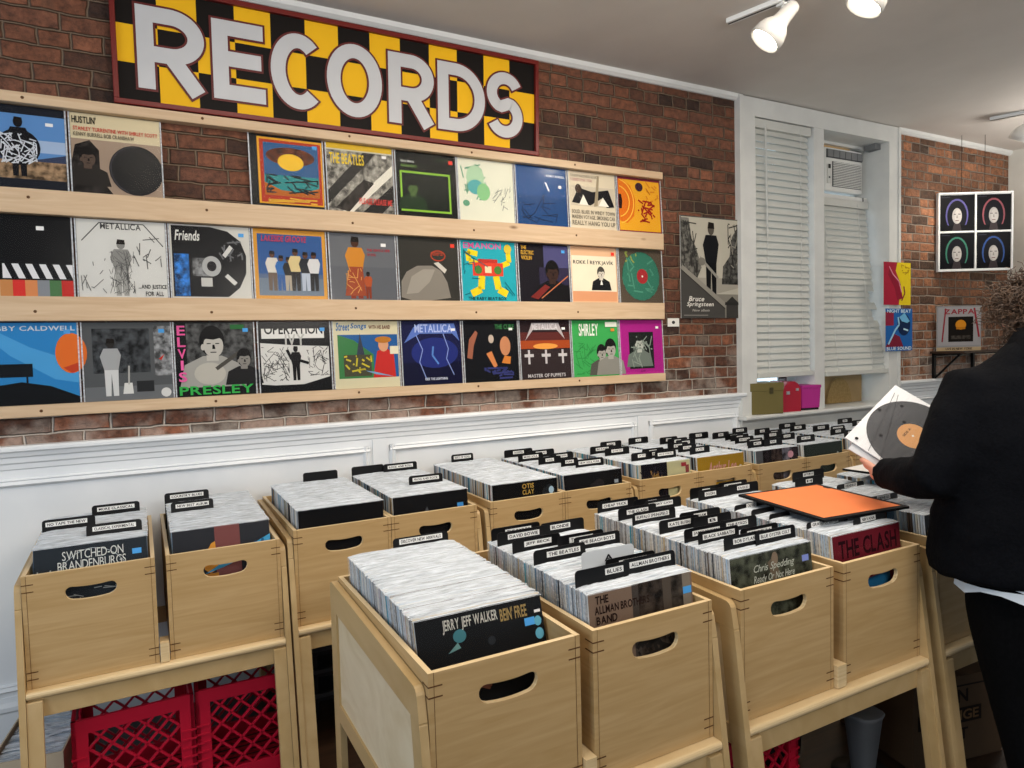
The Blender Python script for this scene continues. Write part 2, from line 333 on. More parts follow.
for x0, x1 in ((3.535, 4.083), (4.2, 4.915)):
    for zz in (-.48, .46, 1.4): w2.box((x0, .2, zz), (x1, .24, zz + .05), CAS)
    for xx in (x0, x1 - .045): w2.box((xx, .2, -.48), (xx + .045, .24, 1.445), CAS)
struct(w2.build('window_2'))
gm, gn, gl_, gb = base('window glass'); gb.inputs['Transmission Weight'].default_value = 1; gb.inputs['Roughness'].default_value = .02; gb.inputs['Base Color'].default_value = (.93, .97, 1, 1)
struct(MB().box((3.575, .217, -.44), (4.045, .222, 1.4), gm).box((4.24, .217, -.44), (4.875, .222, 1.4), gm).build('window_3'))
struct(MB().prism([(.24, -.495), (-.085, -.495), (-.09, -.488), (-.09, -.478), (-.082, -.47), (.24, -.47)], 'x', 3.38, 5.06, CAS).prism([(0, -.6), (-.02, -.6), (-.03, -.52), (-.04, -.495), (0, -.495)], 'x', 3.4, 5.04, CAS).build('trim_4'))
em = mat('#dff1fb', 1, 0, 0, 1.5)
struct(MB().box((2.6, 1.6, -1.2), (8.2, 1.62, 2.6), em).build('exterior_sky'))

# window blinds
SLAT = mat('#cbccc6', .45)
def blind(label, x0, x1, zt, zb, yt, yb, n, broken=None):
    t = thing('window_blind', label, 'window blind', ((x0 + x1) / 2, yt, zb), group=None)
    cx, W = (x0 + x1) / 2, x1 - x0
    MB().box((-W / 2, -.03, zt - zb - .055), (W / 2, .03, zt - zb), SLAT).build('head_rail', t, (0, 0, 0), .003)
    mb = MB(); H = zt - zb - .07
    for i in range(n):
        z = .03 + H * (i + .5) / n; f = z / (zt - zb); y = (yb - yt) * (1 - f)
        ext = broken(z / (zt - zb), i) if broken else 0
        a = math.radians(62); dy, dz = math.cos(a) * .025, math.sin(a) * .0305; bow = .003
        l, r = -W / 2 + .006, W / 2 - .006 + ext; dr = R.uniform(-.0015, .0015)
        v = []
        for x, o in ((l, 0), (r, dr)):
            v += [(x, y + dy, z + dz + o), (x, y - bow, z + .002 + o), (x, y - dy, z - dz + o)]
        mb.geo(v, [(0, 1, 4, 3), (1, 2, 5, 4)], SLAT, True)
    mb.build('slats', t, (0, 0, 0))
    MB().box((-W / 2, yb - yt - .03, 0), (W / 2 + (broken(0, 0) if broken else 0), yb - yt + .02, .032), SLAT).build('bottom_rail', t, (0, 0, 0), .004)
    mc = MB()
    for x in (-W * .3, W * .3): mc.tube([(x, (yb - yt) - .028, .02), (x, -.03, zt - zb - .02)], .0016, mat('#cfd0cc'), 4)
    mc.tube([(-W * .36, -.05, zt - zb - .05), (-W * .34, -.055, (zt - zb) * .55)], .004, mat('#c8c9c5'), 6)
    mc.build('cord', t, (0, 0, 0))
    return t
blind('tall white slatted blind hanging nearly to the sill, left half of the window', 3.545, 4.083, 1.44, -.235, .01, -.005, 35)
def brk(f, i):
    e = .075 * max(0, 1 - f * 1.9)
    if .28 < f < .53 and i % 3 != 1: e -= .02 + .09 * (.5 - abs(f - .4))
    return e
blind('white slatted blind with broken slat ends, below the air conditioner', 4.225, 4.868, 1.03, -.25, .13, .0, 27, brk)

# air conditioner in the window
ACM = mat('#dfe0dc', .4); ACD = mat('#4c4e50', .6)
ac = thing('air_conditioner', 'white window air conditioner with louvred front above the right blind', 'air conditioner', (4.60, .12, 1.082))
mb = MB().box((-.19, 0, 0), (.228, .22, .31), ACM); mb.build('housing', ac, (0, 0, 0), .012)
mb = MB().box((-.18, -.006, .238), (.217, 0.0, .298), ACD)
for i in range(6): mb.box((-.175 + i * .066, -.012, .243), (-.117 + i * .066, -.004, .293), mat('#77797a'))
mb.build('air_outlet', ac, (0, -.001, 0))
mb = MB().box((-.115, -.004, .035), (.208, 0, .215), ACD)
for i in range(15): mb.box((-.112, -.012, .038 + i * .0119), (.205, -.003, .0435 + i * .0119), ACM)
mb.build('intake_grille', ac, (0, -.001, 0))
MB().box((-.172, -.006, .055), (-.135, 0, .19), mat('#cfd0cc')).box((-.165, -.009, .16), (-.142, -.005, .19), BLACK).box((-.16, -.01, .09), (-.148, -.005, .102), ACD).build('control_panel', ac, (0, -.001, 0))
tag(MB().box((-.36, 0, 0), (.19, .02, .075), mat('#c9a87a', .7)).build('filler_board', None, (4.56, .17, 1.363 + FZ)), 'narrow tan board filling the gap above the air conditioner', 'board')
tag(MB().box((-.31, 0, 0), (.31, .05, .03), CAS).box((.25, .0, -.0), (.27, .05, .03), BLACK).build('support_shelf', None, (4.545, .1, 1.025 + FZ), .003), 'white ledge carrying the air conditioner', 'ledge')

# =================================================================== DISPLAY LEDGES AND SIGN
def ledge(z0, z1, label, x1=2.757):
    mb = MB().box((-2.6, -.048, z0), (x1, -.0005, z1), PINE)
    for x in [-2.2 + .62 * i for i in range(8)]:
        N = 8; r = .006; zc = z0 + (z1 - z0) * R.uniform(.35, .65)
        mb.face([(x + r * math.cos(-2 * math.pi * k / N), -.0486, zc + r * math.sin(-2 * math.pi * k / N)) for k in range(N)][::-1], DARKJOINT)
    return tag(mb.build('record_shelf', bevel=.003), label, 'shelf ledge')
ledge(.972, 1.011, 'narrow pine board on the brick wall directly under the big sign')
ledge(.561, .654, 'wide pine board carrying the top row of record covers')
ledge(.154, .248, 'wide pine board carrying the middle row of record covers')
ledge(-.213, -.167, 'narrow pine board carrying the bottom row of record covers')

sg = thing('record_sign', "large checkered yellow and black sign reading RECORDS above the covers", 'sign', (.938, -.018, 1.018), (math.radians(2.2), 0, 0))
SW, SH = 1.955, .485
FR = mat('#6e1c17', .35)
mb = MB().box((-SW / 2, -.03, 0), (SW / 2, .0, .02), FR).box((-SW / 2, -.03, SH - .02), (SW / 2, 0, SH), FR).box((-SW / 2, -.03, .02), (-SW / 2 + .02, 0, SH - .02), FR).box((SW / 2 - .02, -.03, .02), (SW / 2, 0, SH - .02), FR)
mb.build('frame', sg, (0, 0, 0), .003)
mb = MB().box((-SW / 2 + .02, -.012, .02), (SW / 2 - .02, -.002, SH - .02), mat('#15110f', .3, 0, .4))
ck = Art(mb, SW - .04, SH - .04, -.012, z0=.02); NCOL = 13
for i in range(NCOL):
    for j in range(3):
        if (i + j) % 2: ck.k = 0; ck.run([('r', i / NCOL, j / 3, (i + 1) / NCOL, (j + 1) / 3, '#eeb71e')])
        else: ck.k = 0; ck.run([('r', i / NCOL, j / 3, (i + 1) / NCOL, (j + 1) / 3, '#161210')])
mb.build('checker_board', sg, (0, 0, 0))
def sign_letter(ch, w, h, t):
    """strokes of a plain gothic capital inside w x h, pen width t: list of (centre line, closed)"""
    a = t / 2
    def arc(cx, cz, rx, rz, d0, d1, n=26): return [(cx + rx * math.cos(math.radians(d0 + (d1 - d0) * k / n)), cz + rz * math.sin(math.radians(d0 + (d1 - d0) * k / n))) for k in range(n + 1)]
    stem = [(a, 0), (a, h)]
    if ch == 'E': return [stem, [(a, a), (w, a)], [(a, h * .52), (w * .93, h * .52)], [(a, h - a), (w * .98, h - a)]]
    if ch == 'R': r = h * .25; return [stem, [(a, h - a), (w * .5, h - a)] + arc(w * .5, h - a - r * .95, w * .5 - a, r * .95, 90, -90) + [(a, h - a - r * 1.9)], [(w * .46, h * .46), (w - a * .9, 0)]]
    if ch == 'D': return [stem, [(a, h - a), (w * .38, h - a)] + arc(w * .38, h / 2, w * .62 - a, h / 2 - a, 90, -90) + [(a, a)]]
    if ch == 'O': return [arc(w / 2, h / 2, w / 2 - a, h / 2 - a, 0, 360, 44)]
    if ch == 'C': return [arc(w * .54, h / 2, w * .54 - a, h / 2 - a, 48, 312, 40)]
    r = h * .25 - a * .25
    return [arc(w / 2, h - a - r, w / 2 - a, r, 25, 270 - 20, 24) + arc(w / 2, a + r, w / 2 - a, r, 70, -155, 24)]
def pen(mb, pts, t, y, f, m, ext):
    P = [Vector(p) for p in pts]; closed = (P[0] - P[-1]).length < 1e-6
    if not closed:
        P[0] = P[0] + (P[0] - P[1]).normalized() * ext; P[-1] = P[-1] + (P[-1] - P[-2]).normalized() * ext
    L_, R_ = [], []
    for i, p in enumerate(P):
        q0 = P[i - 1] if i else (P[-2] if closed else P[0]); q1 = P[i + 1] if i < len(P) - 1 else (P[1] if closed else P[-1])
        d = (q1 - q0).normalized(); n_ = Vector((-d.y, d.x)) * t / 2; L_.append(p + n_); R_.append(p - n_)
    for i in range(len(P) - 1): mb.face([(*f(L_[i]), ), (*f(R_[i]), ), (*f(R_[i + 1]), ), (*f(L_[i + 1]), )], m)
for k, (ch, a, b) in enumerate(zip('RECORDS', (.05, .331, .565, .808, 1.097, 1.347, 1.615), (.30, .54, .785, 1.065, 1.327, 1.604, 1.822))):
    w_, h_, T_ = b - a, .325, (.062 if k < 5 else .058); o1 = MB(); o2 = o1
    for j, st_ in enumerate(sign_letter(ch, w_, h_, T_)):
        pen(o1, st_, T_ + .018, 0, lambda p: (a - .938 + p.x, -.0155 - .0001 * j, .074 + p.y), mat('#5c1614', .4), .009)
        pen(o2, st_, T_, 0, lambda p: (a - .938 + p.x, -.0175 - .0001 * j, .074 + p.y), mat('#c3c4c6', .35), 0)
    o1.build('letter', sg, (0, 0, 0))

# =================================================================== COVERS ON THE WALL
# artwork is generic: colour fields, simple figures and the printed words
COVERS = {
 1: {
  -1: ('sleeve with a blue sky, ochre ground and a dark rounded figure', [('r', 0, 0, 1, 1, '#1c2029'), ('r', 0, .12, 1, .9, '#5f8fc6'), ('r', 0, .45, 1, .6, '#a7bcd8'), ('p', [(0, .36), (.3, .42), (.6, .34), (1, .44), (1, .3), (0, .3)], '#39425c'), ('r', 0, .12, 1, .34, '#8c7358~'), ('e', .52, .5, .22, .22, '#15151a'), ('fig', .52, .15, .7, '#15151a', '#15151a', '#15151a'), ('scr', .34, .3, .7, .66, 70, .012, '#dfe3ea'), ('r', .8, .78, .88, .82, '#f2f2f0')]),
  0: ('cream sleeve with a large dark disc and a small portrait', [('r', 0, 0, 1, 1, '#d8cba8'), ('r', 0, 0, 1, .68, '#a48f7c'), ('p', [(0, 0), (.44, 0), (.3, .2), (.3, .55), (.2, .67), (.04, .6), (0, .4)], '#2a2624~'), ('bust', .17, .1, .5, '#2b2724', '#5a4a40', '#141110'), ('e', .71, .33, .31, .32, '#1b1b1d'), ('arc', .71, .33, .29, .3, 90, 250, .012, '#45454a'), ('t', "HUSTLIN'", .02, .87, .28, .96, '#1c1a18'), ('t', 'STANLEY TURRENTINE WITH SHIRLEY SCOTT', .03, .78, .97, .83, '#c4473a'), ('t', 'KENNY BURRELL BOB CRANSHAW', .03, .71, .7, .76, '#6f6656')]),
  2: ('red-bordered sleeve with a yellow sun over teal ground, leftmost beside bare brick', [('r', 0, 0, 1, 1, '#14171a'), ('r', .1, .04, 1, .97, '#e0a52a'), ('r', .13, .06, .98, .94, '#b23a22'), ('r', .18, .16, .94, .9, '#2d5d8e'), ('r', .18, .16, .94, .45, '#2a8d8f'), ('p', [(.18, .16), (.94, .16), (.94, .3), (.7, .22), (.4, .24), (.18, .34)], '#b5641f'), ('e', .55, .72, .34, .13, '#5b2e1a~'), ('e', .55, .64, .18, .12, '#eec22c'), ('scr', .2, .2, .92, .45, 30, .02, '#15272b'), ('scr', .22, .07, .9, .13, 12, .02, '#e6b23a'), BLU]),
  3: ('grey and cream sleeve with diagonal bars and yellow lettering', [('r', 0, 0, 1, 1, '#c9c4b2'), ('r', 0, 0, 1, .9, '#8b887f~'), ('p', [(0, .3), (.55, .9), (.75, .9), (0, .1)], '#2b2a28'), ('p', [(.2, 0), (1, .75), (1, .6), (.36, 0)], '#e6e2d4'), ('p', [(.5, 0), (1, .45), (1, .2), (.8, 0)], '#22211f'), ('p', [(.1, .05), (.55, .5), (.7, .45), (.3, 0)], '#332f2b~'), ('r', 0, .92, 1, 1, '#d9b62d'), ('t', 'THE BEATLES', .04, .7, .56, .86, '#e8c92e'), ('t', 'PLEASE PLEASE ME', .46, .13, .97, .22, '#d8413a', 1, .1), WHT]),
  4: ('black sleeve with a bright green square outline', [('r', 0, 0, 1, 1, '#0c0f0d'), ('r', .06, .08, .9, .7, '#8fc63d'), ('r', .09, .11, .87, .67, '#121a14'), ('bust', .26, .11, .48, '#20361f', '#4d6a35', '#0a0f0a'), ('t', 'Gary Bartz', .08, .82, .3, .87, '#d9dfd8'), ('t', 'Another Earth', .08, .76, .34, .8, '#77a44a'), ('t', 'MILESTONE', .66, .9, .9, .93, '#3f5b3a'), RED]),
  5: ('pale cream sleeve with loose green splotches', [('r', 0, 0, 1, 1, '#d9dac8'), ('scr', .05, .35, .52, .92, 26, .02, '#5f9a7a'), ('e', .3, .7, .16, .2, '#a9c9a8'), ('e', .3, .55, .14, .12, '#53a3a5'), ('e', .44, .48, .12, .14, '#86bf87'), ('scr', .6, .2, .95, .6, 20, .012, '#8a8f86'), ('e', .12, .28, .06, .05, '#5f9a7a')]),
  6: ('deep blue sleeve with fine black line drawing', [('r', 0, 0, 1, 1, '#1f4d86'), ('r', 0, .0, 1, .5, '#1b4478'), ('l', [(.08, .25), (.2, .1), (.35, .22), (.55, .55), (.5, .3), (.62, .18), (.8, .22), (.75, .06)], .012, '#0b1830'), ('scr', .1, .04, .8, .4, 16, .012, '#0c1c36'), ('p', [(.56, .75), (.6, .74), (.66, .6), (.63, .6)], '#e6edf5'), ('t', 'KENNY BURRELL', .6, .84, .98, .88, '#dbe6f2'), ('r', .84, .66, .9, .71, '#f2f2f0')]),
  7: ('cream sleeve with a reclining dark figure and lines of grey type', [('r', 0, 0, 1, 1, '#d3c8b0'), ('r', .02, .4, .98, .75, '#c4baa6'), ('p', [(.05, .45), (.2, .72), (.5, .66), (.85, .72), (.97, .42), (.8, .4), (.7, .56), (.45, .42)], '#17161a'), ('e', .2, .7, .07, .08, '#3a2a20'), ('p', [(.52, .4), (.6, .42), (.66, .95), (.62, .96)], '#9a8d74'), ('p', [(.2, .42), (.4, .42), (.3, .6)], '#e7e3d8'), ('p', [(.62, .42), (.85, .42), (.72, .58)], '#e7e3d8'), ('t', 'TENOR MADNESS BLUES', .04, .9, .62, .95, '#8b8272'), ('t', 'I CRIED FOR YOU', .04, .83, .5, .88, '#aa7777'), ('t', 'SOLID. BLUES. IN WINDY TOWN', .04, .26, .97, .33, '#7b7466'), ('t', 'MAIDEN VOYAGE. SMOKING CAR', .04, .17, .97, .24, '#7b7466'), ('t', 'REALLY HANG YOU UP', .04, .06, .97, .14, '#7b7466')]),
  8: ('orange and yellow sleeve with part of a striped disc', [('r', 0, 0, 1, 1, '#7a2a3c'), ('r', .02, .03, .98, .96, '#e2a62a'), ('p', [(.02, .2), (.2, .16), (.36, .3), (.4, .6), (.3, .85), (.1, .96), (.02, .96)], '#d9741f'), ('arc', .0, .55, .36, .4, -80, 80, .02, '#f0c24a'), ('arc', .0, .55, .26, .28, -80, 80, .02, '#f0c24a'), ('p', [(.02, .42), (.08, .42), (.1, .56), (.08, .68), (.02, .68)], '#2a1410'), ('e', .5, .84, .09, .08, '#3a2430'), ('scr', .45, .2, .85, .6, 26, .03, '#a3271c'), ('scr', .66, .6, .95, .95, 12, .025, '#cf8120')])},
 2: {
  -1: ('black sleeve with a striped white patch and coloured blocks along the foot', [('r', 0, 0, 1, 1, '#101114'), ('p', [(0, .5), (.12, .62), (.08, .9), (0, .95)], '#3a3b40'), ('p', [(0, .98), (.2, 1), (.02, .86)], '#c3202f'), ('r', .28, .22, 1, .4, '#e8e8ea')] + [('p', [(.3 + .14 * i, .4), (.37 + .14 * i, .4), (.44 + .14 * i, .22), (.37 + .14 * i, .22)], '#15161a') for i in range(5)] + [('r', i / 8, 0, (i + 1) / 8, .2, c) for i, c in enumerate(('#8c2a22', '#d4b98c', '#c98b54', '#d83a34', '#d98e5a', '#8a8f95', '#4f7a4e', '#c2302a'))] + [('r', .64, .82, .72, .87, '#f2f2f0')]),
  0: ('white sleeve with a grey line drawing of a standing figure', [('r', 0, 0, 1, 1, '#d5d5d0'), ('l', [(.05, .72), (.25, .96), (.75, .96), (.97, .68)], .012, '#3c3c3c'), ('t', 'METALLICA', .26, .88, .72, .96, '#4a4a4a'), ('fig', .48, .02, .72, '#8e8e8a', '#a2a29d', '#8a8a86'), ('scr', .34, .05, .62, .6, 70, .005, '#555555'), ('scr', .62, .35, .94, .8, 14, .01, '#555'), ('scr', .03, .05, .3, .5, 10, .008, '#666'), ('t', '...AND JUSTICE', .66, .1, .99, .17, '#3c3c3c'), ('t', 'FOR ALL', .74, .02, .95, .08, '#3c3c3c')]),
  1: ('white sleeve with a big black half round and blue blocks at its left', [('r', 0, 0, 1, 1, '#cfcec6'), ('p', [(.02, .02), (.7, .02), (.85, .15), (.94, .35), (.95, .6), (.88, .8), (.72, .93), (.5, .98), (.02, .98)], '#141518'), ('r', .04, .03, .22, .6, '#2b6db5~'), ('r', .26, .3, .52, .55, '#77797a~'), ('e', .5, .44, .12, .14, '#b3b5b4'), ('e', .5, .44, .06, .07, '#1d1d20'), ('scr', .6, .5, .9, .8, 14, .02, '#6b6d70'), ('p', [(.64, .6), (.74, .74), (.78, .7), (.68, .56)], '#d9d9d5'), ('p', [(.66, .3), (.78, .18), (.82, .22), (.7, .34)], '#d9d9d5'), ('t', 'Friends', .06, .78, .36, .92, '#dcdcd6', 1, .2), ('r', .36, .16, .5, .28, '#c9c9c4'), BLU]),
  2: ('gold-bordered sleeve with a row of small figures on blue', [('r', 0, 0, 1, 1, '#d79a35'), ('r', .05, .05, .95, .93, '#2f5a96'), ('r', .05, .05, .95, .3, '#6f7f90'), ('r', .05, .3, .95, .36, '#54698a')] + [('fig', x, .12, h, a, b_, '#5b3a2a') for x, h, a, b_ in ((.24, .56, '#d8d4c8', '#6b5a4c'), (.36, .5, '#2d6bb0', '#2a5c9c'), (.46, .48, '#222', '#b3a894'), (.56, .6, '#d9c690', '#1d1b1c'), (.7, .56, '#20242c', '#b9c3d2'), (.82, .56, '#d6d6d6', '#1c1c20'))] + [('t', 'LAKESIDE GROOVE', .1, .82, .72, .91, '#b3405e', 1, .2)]),
  3: ('plain grey sleeve with a standing figure in an orange top', [('r', 0, 0, 1, 1, '#6a6d72'), ('r', 0, 0, 1, .5, '#62656b'), ('fig', .38, .02, .92, '#cf8a2e', '#8f3a26', '#4b2c1e'), ('p', [(.2, .06), (.52, .06), (.48, .5), (.28, .5)], '#a04a2c'), ('scr', .22, .08, .5, .48, 20, .012, '#d79a52'), ('fig', .56, .02, .4, '#b3552d', '#8a3a22', '#3a2219'), ('t', 'THE GENTLE SIDE', .56, .74, .92, .78, '#b03c48'), ('t', 'OF SOUL', .56, .67, .7, .71, '#b03c48'), ('r', .78, .82, .86, .87, '#f2f2f0')]),
  4: ('charcoal sleeve with a pale grey dome', [('r', 0, 0, 1, 1, '#35342f'), ('p', [(.02, .05), (.03, .3), (.12, .45), (.3, .55), (.55, .56), (.7, .48), (.8, .3), (.85, .05), (.5, 0), (.2, .0)], '#8a847a'), ('p', [(.1, .1), (.2, .38), (.4, .5), (.6, .5), (.5, .3), (.3, .12)], '#a19b90'), ('arc', .66, .72, .12, .08, 0, 360, .02, '#b0452e'), ('t', 'roberta', .54, .72, .74, .8, '#b0452e'), ('p', [(.58, .6), (.66, .62), (.8, .5), (.76, .44)], '#d0ccc2'), RED]),
  5: ('turquoise sleeve with a yellow-limbed red cartoon body', [('r', 0, 0, 1, 1, '#23a6b4'), ('t', 'EMANON', .05, .87, .74, .97, '#d35a97'), ('l', [(.3, .62), (.14, .66), (.12, .82), (.3, .78)], .09, '#e8cf1f'), ('l', [(.74, .6), (.88, .66), (.86, .92)], .09, '#e8cf1f'), ('l', [(.36, .42), (.34, .2), (.16, .12)], .12, '#e8cf1f'), ('l', [(.62, .42), (.66, .2), (.82, .12)], .12, '#e8cf1f'), ('r', .2, .42, .76, .64, '#d8432f'), ('r', .3, .64, .66, .7, '#b8352a'), ('e', .3, .52, .07, .07, '#4a7f3a'), ('e', .66, .52, .07, .07, '#4a7f3a'), ('r', .42, .47, .54, .58, '#e9d7b0'), ('t', 'THE BABY BEAT BOX', .1, .02, .8, .07, '#123c46'), ('scr', .04, .1, .96, .84, 12, .012, '#0f5d68'), ('e', .86, .88, .07, .08, '#cfb93a')]),
  6: ('dark sleeve with purple sky and a player holding a violin', [('r', 0, 0, 1, 1, '#17141c'), ('r', .5, .55, 1, .98, '#4b4a76'), ('r', .4, .3, 1, .6, '#2f2a44'), ('bust', .66, .0, .74, '#121013', '#3a2721', '#0b090a'), ('p', [(.2, .08), (.5, .3), (.6, .26), (.35, .04)], '#7a2a26'), ('l', [(.42, .06), (.98, .46)], .02, '#b86f4c'), ('t', 'THE', .05, .9, .16, .96, '#d7a83c'), ('t', 'ELECTRIC', .05, .81, .3, .88, '#d7a83c'), ('t', 'VIOLIN', .05, .72, .26, .79, '#d7a83c'), BLU]),
  7: ('cream and peach sleeve with a small dark-suited figure', [('r', 0, 0, 1, 1, '#dcb48f'), ('r', .02, .2, .98, .84, '#e6dcc4'), ('r', .02, .02, .98, .2, '#d59a72'), ('t', 'ROKK Í REYKJAVÍK', .05, .67, .93, .77, '#1b1a1a'), ('bust', .64, .22, .44, '#17181b', '#cfc8bb', '#4a4741'), ('p', [(.61, .32), (.67, .32), (.64, .42)], '#e9e6de'), RED]),
  8: ('clear sleeve showing a mottled green record, end of the middle row', [('r', 0, 0, 1, 1, '#554a3e'), ('e', .5, .5, .44, .46, '#2f6a58~'), ('e', .5, .5, .43, .45, '#35735f'), ('scr', .18, .2, .8, .85, 16, .03, '#4e8d76'), ('e', .53, .5, .13, .14, '#a12f33'), ('e', .53, .5, .02, .02, '#e8d9d0'), ('scr', .15, .75, .4, .95, 8, .03, '#8f9a4c')])},
 3: {
  -1: ('sky-blue sleeve with an orange sphere and a dark bench', [('r', 0, 0, 1, 1, '#2f86c4'), ('p', [(0, .9), (.3, .6), (.75, .3), (1, .25), (1, .5), (.5, .7), (0, 1)], '#4fa2d8'), ('p', [(0, .0), (1, 0), (1, .08), (.7, .22), (.4, .28), (0, .22)], '#0e1014'), ('r', .05, .34, .52, .5, '#11161c'), ('l', [(.1, .34), (.1, .26)], .02, '#11161c'), ('l', [(.46, .34), (.46, .26)], .02, '#11161c'), ('e', .93, .62, .17, .25, '#e2722c'), ('p', [(.84, .44), (.93, .37), (1.0, .4), (1, .5)], '#c24526'), ('t', 'BOBBY CALDWELL', .02, .9, .98, .96, '#c8d4de'), BLU]),
  0: ('grey photographic sleeve with a standing figure and a white guitar', [('r', 0, 0, 1, 1, '#575a5c'), ('r', .1, .35, .75, .92, '#3a3d40~'), ('r', 0, 0, 1, .18, '#6e7174'), ('r', .8, .3, 1, .95, '#858789~'), ('fig', .3, .06, .72, '#a9abac', '#d6d7d6', '#2b2826'), ('p', [(.42, .08), (.54, .08), (.53, .22), (.44, .22)], '#dcdcd8'), ('l', [(.49, .2), (.5, .44)], .02, '#b5b5b0'), ('r', .58, .1, .78, .24, '#2a2b2d'), ('e', .92, .08, .06, .06, '#d9d9d6'), ('p', [(.85, .52), (.92, .58), (.88, .5)], '#c53128'), BLU]),
  1: ('sleeve with pink and green lettering round a grey photo', [('r', 0, 0, 1, 1, '#17191a'), ('r', .14, .14, .99, .98, '#4a4b4b~'), ('bust', .46, .12, .84, '#a6a59f', '#c2bfb7', '#0c0c0d'), ('e', .42, .3, .2, .15, '#bdbab0'), ('l', [(.5, .36), (.86, .62)], .05, '#4e4b46'), ('bust', .86, .14, .5, '#1f1f20', '#8d8a84', '#151515')] + [('t', c, .03 if c != 'I' else .06, .82 - i * .155, .13 if c != 'I' else .095, .95 - i * .155, '#e0609f') for i, c in enumerate('ELVIS')] + [('t', 'PRESLEY', .03, .02, .97, .14, '#35a24a'), ('r', .7, .9, .88, .96, '#2f6a3a'), BLU]),
  2: ('black and white drawn sleeve with a dark figure, arms raised', [('r', 0, 0, 1, 1, '#111214'), ('p', [(.02, .12), (.2, .1), (.6, .1), (.98, .2), (.98, .64), (.5, .66), (.02, .7)], '#d9d9d5'), ('scr', .03, .16, .4, .64, 60, .008, '#3a3a3a'), ('scr', .66, .22, .97, .64, 46, .008, '#3a3a3a'), ('r', .04, .76, .92, .9, '#e3e3df'), ('t', 'OPERATION', .08, .82, .9, .96, '#1a1a1a'), ('t', 'IVY', .36, .66, .64, .82, '#bdbdb8'), ('fig', .5, .16, .48, '#121214', '#121214', '#121214'), ('l', [(.44, .46), (.38, .6)], .04, '#121214'), ('l', [(.56, .44), (.68, .4)], .04, '#121214'), BLU]),
  3: ('cream-bordered painted sleeve with a red-jacketed figure before a green and blue town', [('r', 0, 0, 1, 1, '#d6cfae'), ('r', .06, .15, .99, .8, '#285e9c'), ('p', [(.06, .15), (.6, .15), (.6, .5), (.3, .72), (.06, .8)], '#3f7f4a'), ('r', .14, .18, .56, .5, '#4b4a38'), ('p', [(.34, .5), (.4, .82), (.46, .5)], '#3a4250'), ('p', [(.58, .15), (.94, .15), (.92, .5), (.8, .6), (.66, .55)], '#c4302c'), ('e', .76, .64, .08, .1, '#d9a27c'), ('e', .76, .72, .13, .05, '#b9782c'), ('p', [(.46, .26), (.6, .24), (.9, .16), (.62, .2)], '#7ba4c8'), ('scr', .14, .2, .56, .48, 16, .025, '#cdbf3a'), ('t', 'Street', .04, .86, .24, .98, '#2d6aa6', 1, .2), ('t', 'Songs', .26, .87, .5, .97, '#2d6aa6', 1, .2), ('t', 'WITH HIS BAND', .54, .88, .88, .94, '#6b3f36'), ('r', .86, .5, 1, .62, '#e5dfc4')]),
  4: ('midnight-blue sleeve with pale lightning streaks', [('r', 0, 0, 1, 1, '#171a44'), ('r', 0, 0, 1, .35, '#0f1130'), ('e', .55, .5, .4, .24, '#25307a'), ('p', [(.04, .66), (.2, .9), (.3, .96), (.9, .96), (.98, .68), (.86, .8), (.3, .8)], '#5d79c4'), ('t', 'METALLICA', .22, .82, .86, .95, '#b9c8ee'), ('l', [(.24, .78), (.34, .55), (.28, .36), (.38, .1)], .014, '#8fa4e0'), ('l', [(.7, .8), (.78, .56), (.74, .4), (.86, .14)], .014, '#8fa4e0'), ('l', [(.52, .6), (.5, .46), (.6, .32)], .03, '#5c8ad2'), ('t', 'RIDE THE LIGHTNING', .36, .07, .74, .11, '#d9dff2'), WHT]),
  5: ('near-black sleeve with pale patches and green lettering', [('r', 0, 0, 1, 1, '#111216'), ('p', [(.05, .4), (.1, .7), (.22, .84), (.26, .8), (.18, .6), (.14, .38)], '#a5664e'), ('p', [(.4, .46), (.5, .5), (.6, .26), (.54, .22)], '#d98a52'), ('e', .76, .58, .1, .16, '#c88a62'), ('p', [(.68, .3), (.84, .28), (.86, .4), (.74, .42)], '#d9863a'), ('e', .5, .7, .05, .07, '#c9b8a8'), ('scr', .35, .05, .9, .22, 18, .03, '#3a3f7a'), ('t', 'THE CURE', .58, .86, .94, .94, '#3e8a4c'), WHT]),
  6: ('dark sleeve with a glowing orange horizon and three white crosses', [('r', 0, 0, 1, 1, '#2a1c1e'), ('r', 0, .52, 1, .8, '#5c2a26'), ('r', 0, .52, 1, .66, '#a64a22'), ('e', .5, .56, .25, .05, '#e8a04a'), ('r', 0, .0, 1, .5, '#33292a'), ('p', [(.1, .66), (.2, .86), (.24, .96), (.78, .96), (.9, .68), (.74, .84), (.26, .84)], '#b9b2b4'), ('t', 'METALLICA', .24, .84, .76, .95, '#d9d6d8')] + [('r', x - .02, .26, x + .02, .5, '#c9c6c8') for x in (.16, .5, .84)] + [('r', x - .09, .38, x + .09, .43, '#c9c6c8') for x in (.16, .5, .84)] + [('t', 'MASTER OF PUPPETS', .12, .03, .88, .09, '#c9c6c8'), WHT]),
  7: ('leaf-green sleeve with a grey photographed pair', [('r', 0, 0, 1, 1, '#3fa556'), ('scr', .03, .05, .5, .6, 40, .012, '#2e8444'), ('bust', .62, .02, .56, '#56564f', '#a3a199', '#1c1b1a'), ('bust', .82, .02, .66, '#8b8a83', '#a9a79f', '#1c1b1a'), ('t', 'SHIRLEY', .14, .72, .56, .94, '#e6eee2'), ('r', .72, .88, .98, .97, '#dfe5d8'), ('r', .84, .8, .92, .85, '#d98b3a')]),
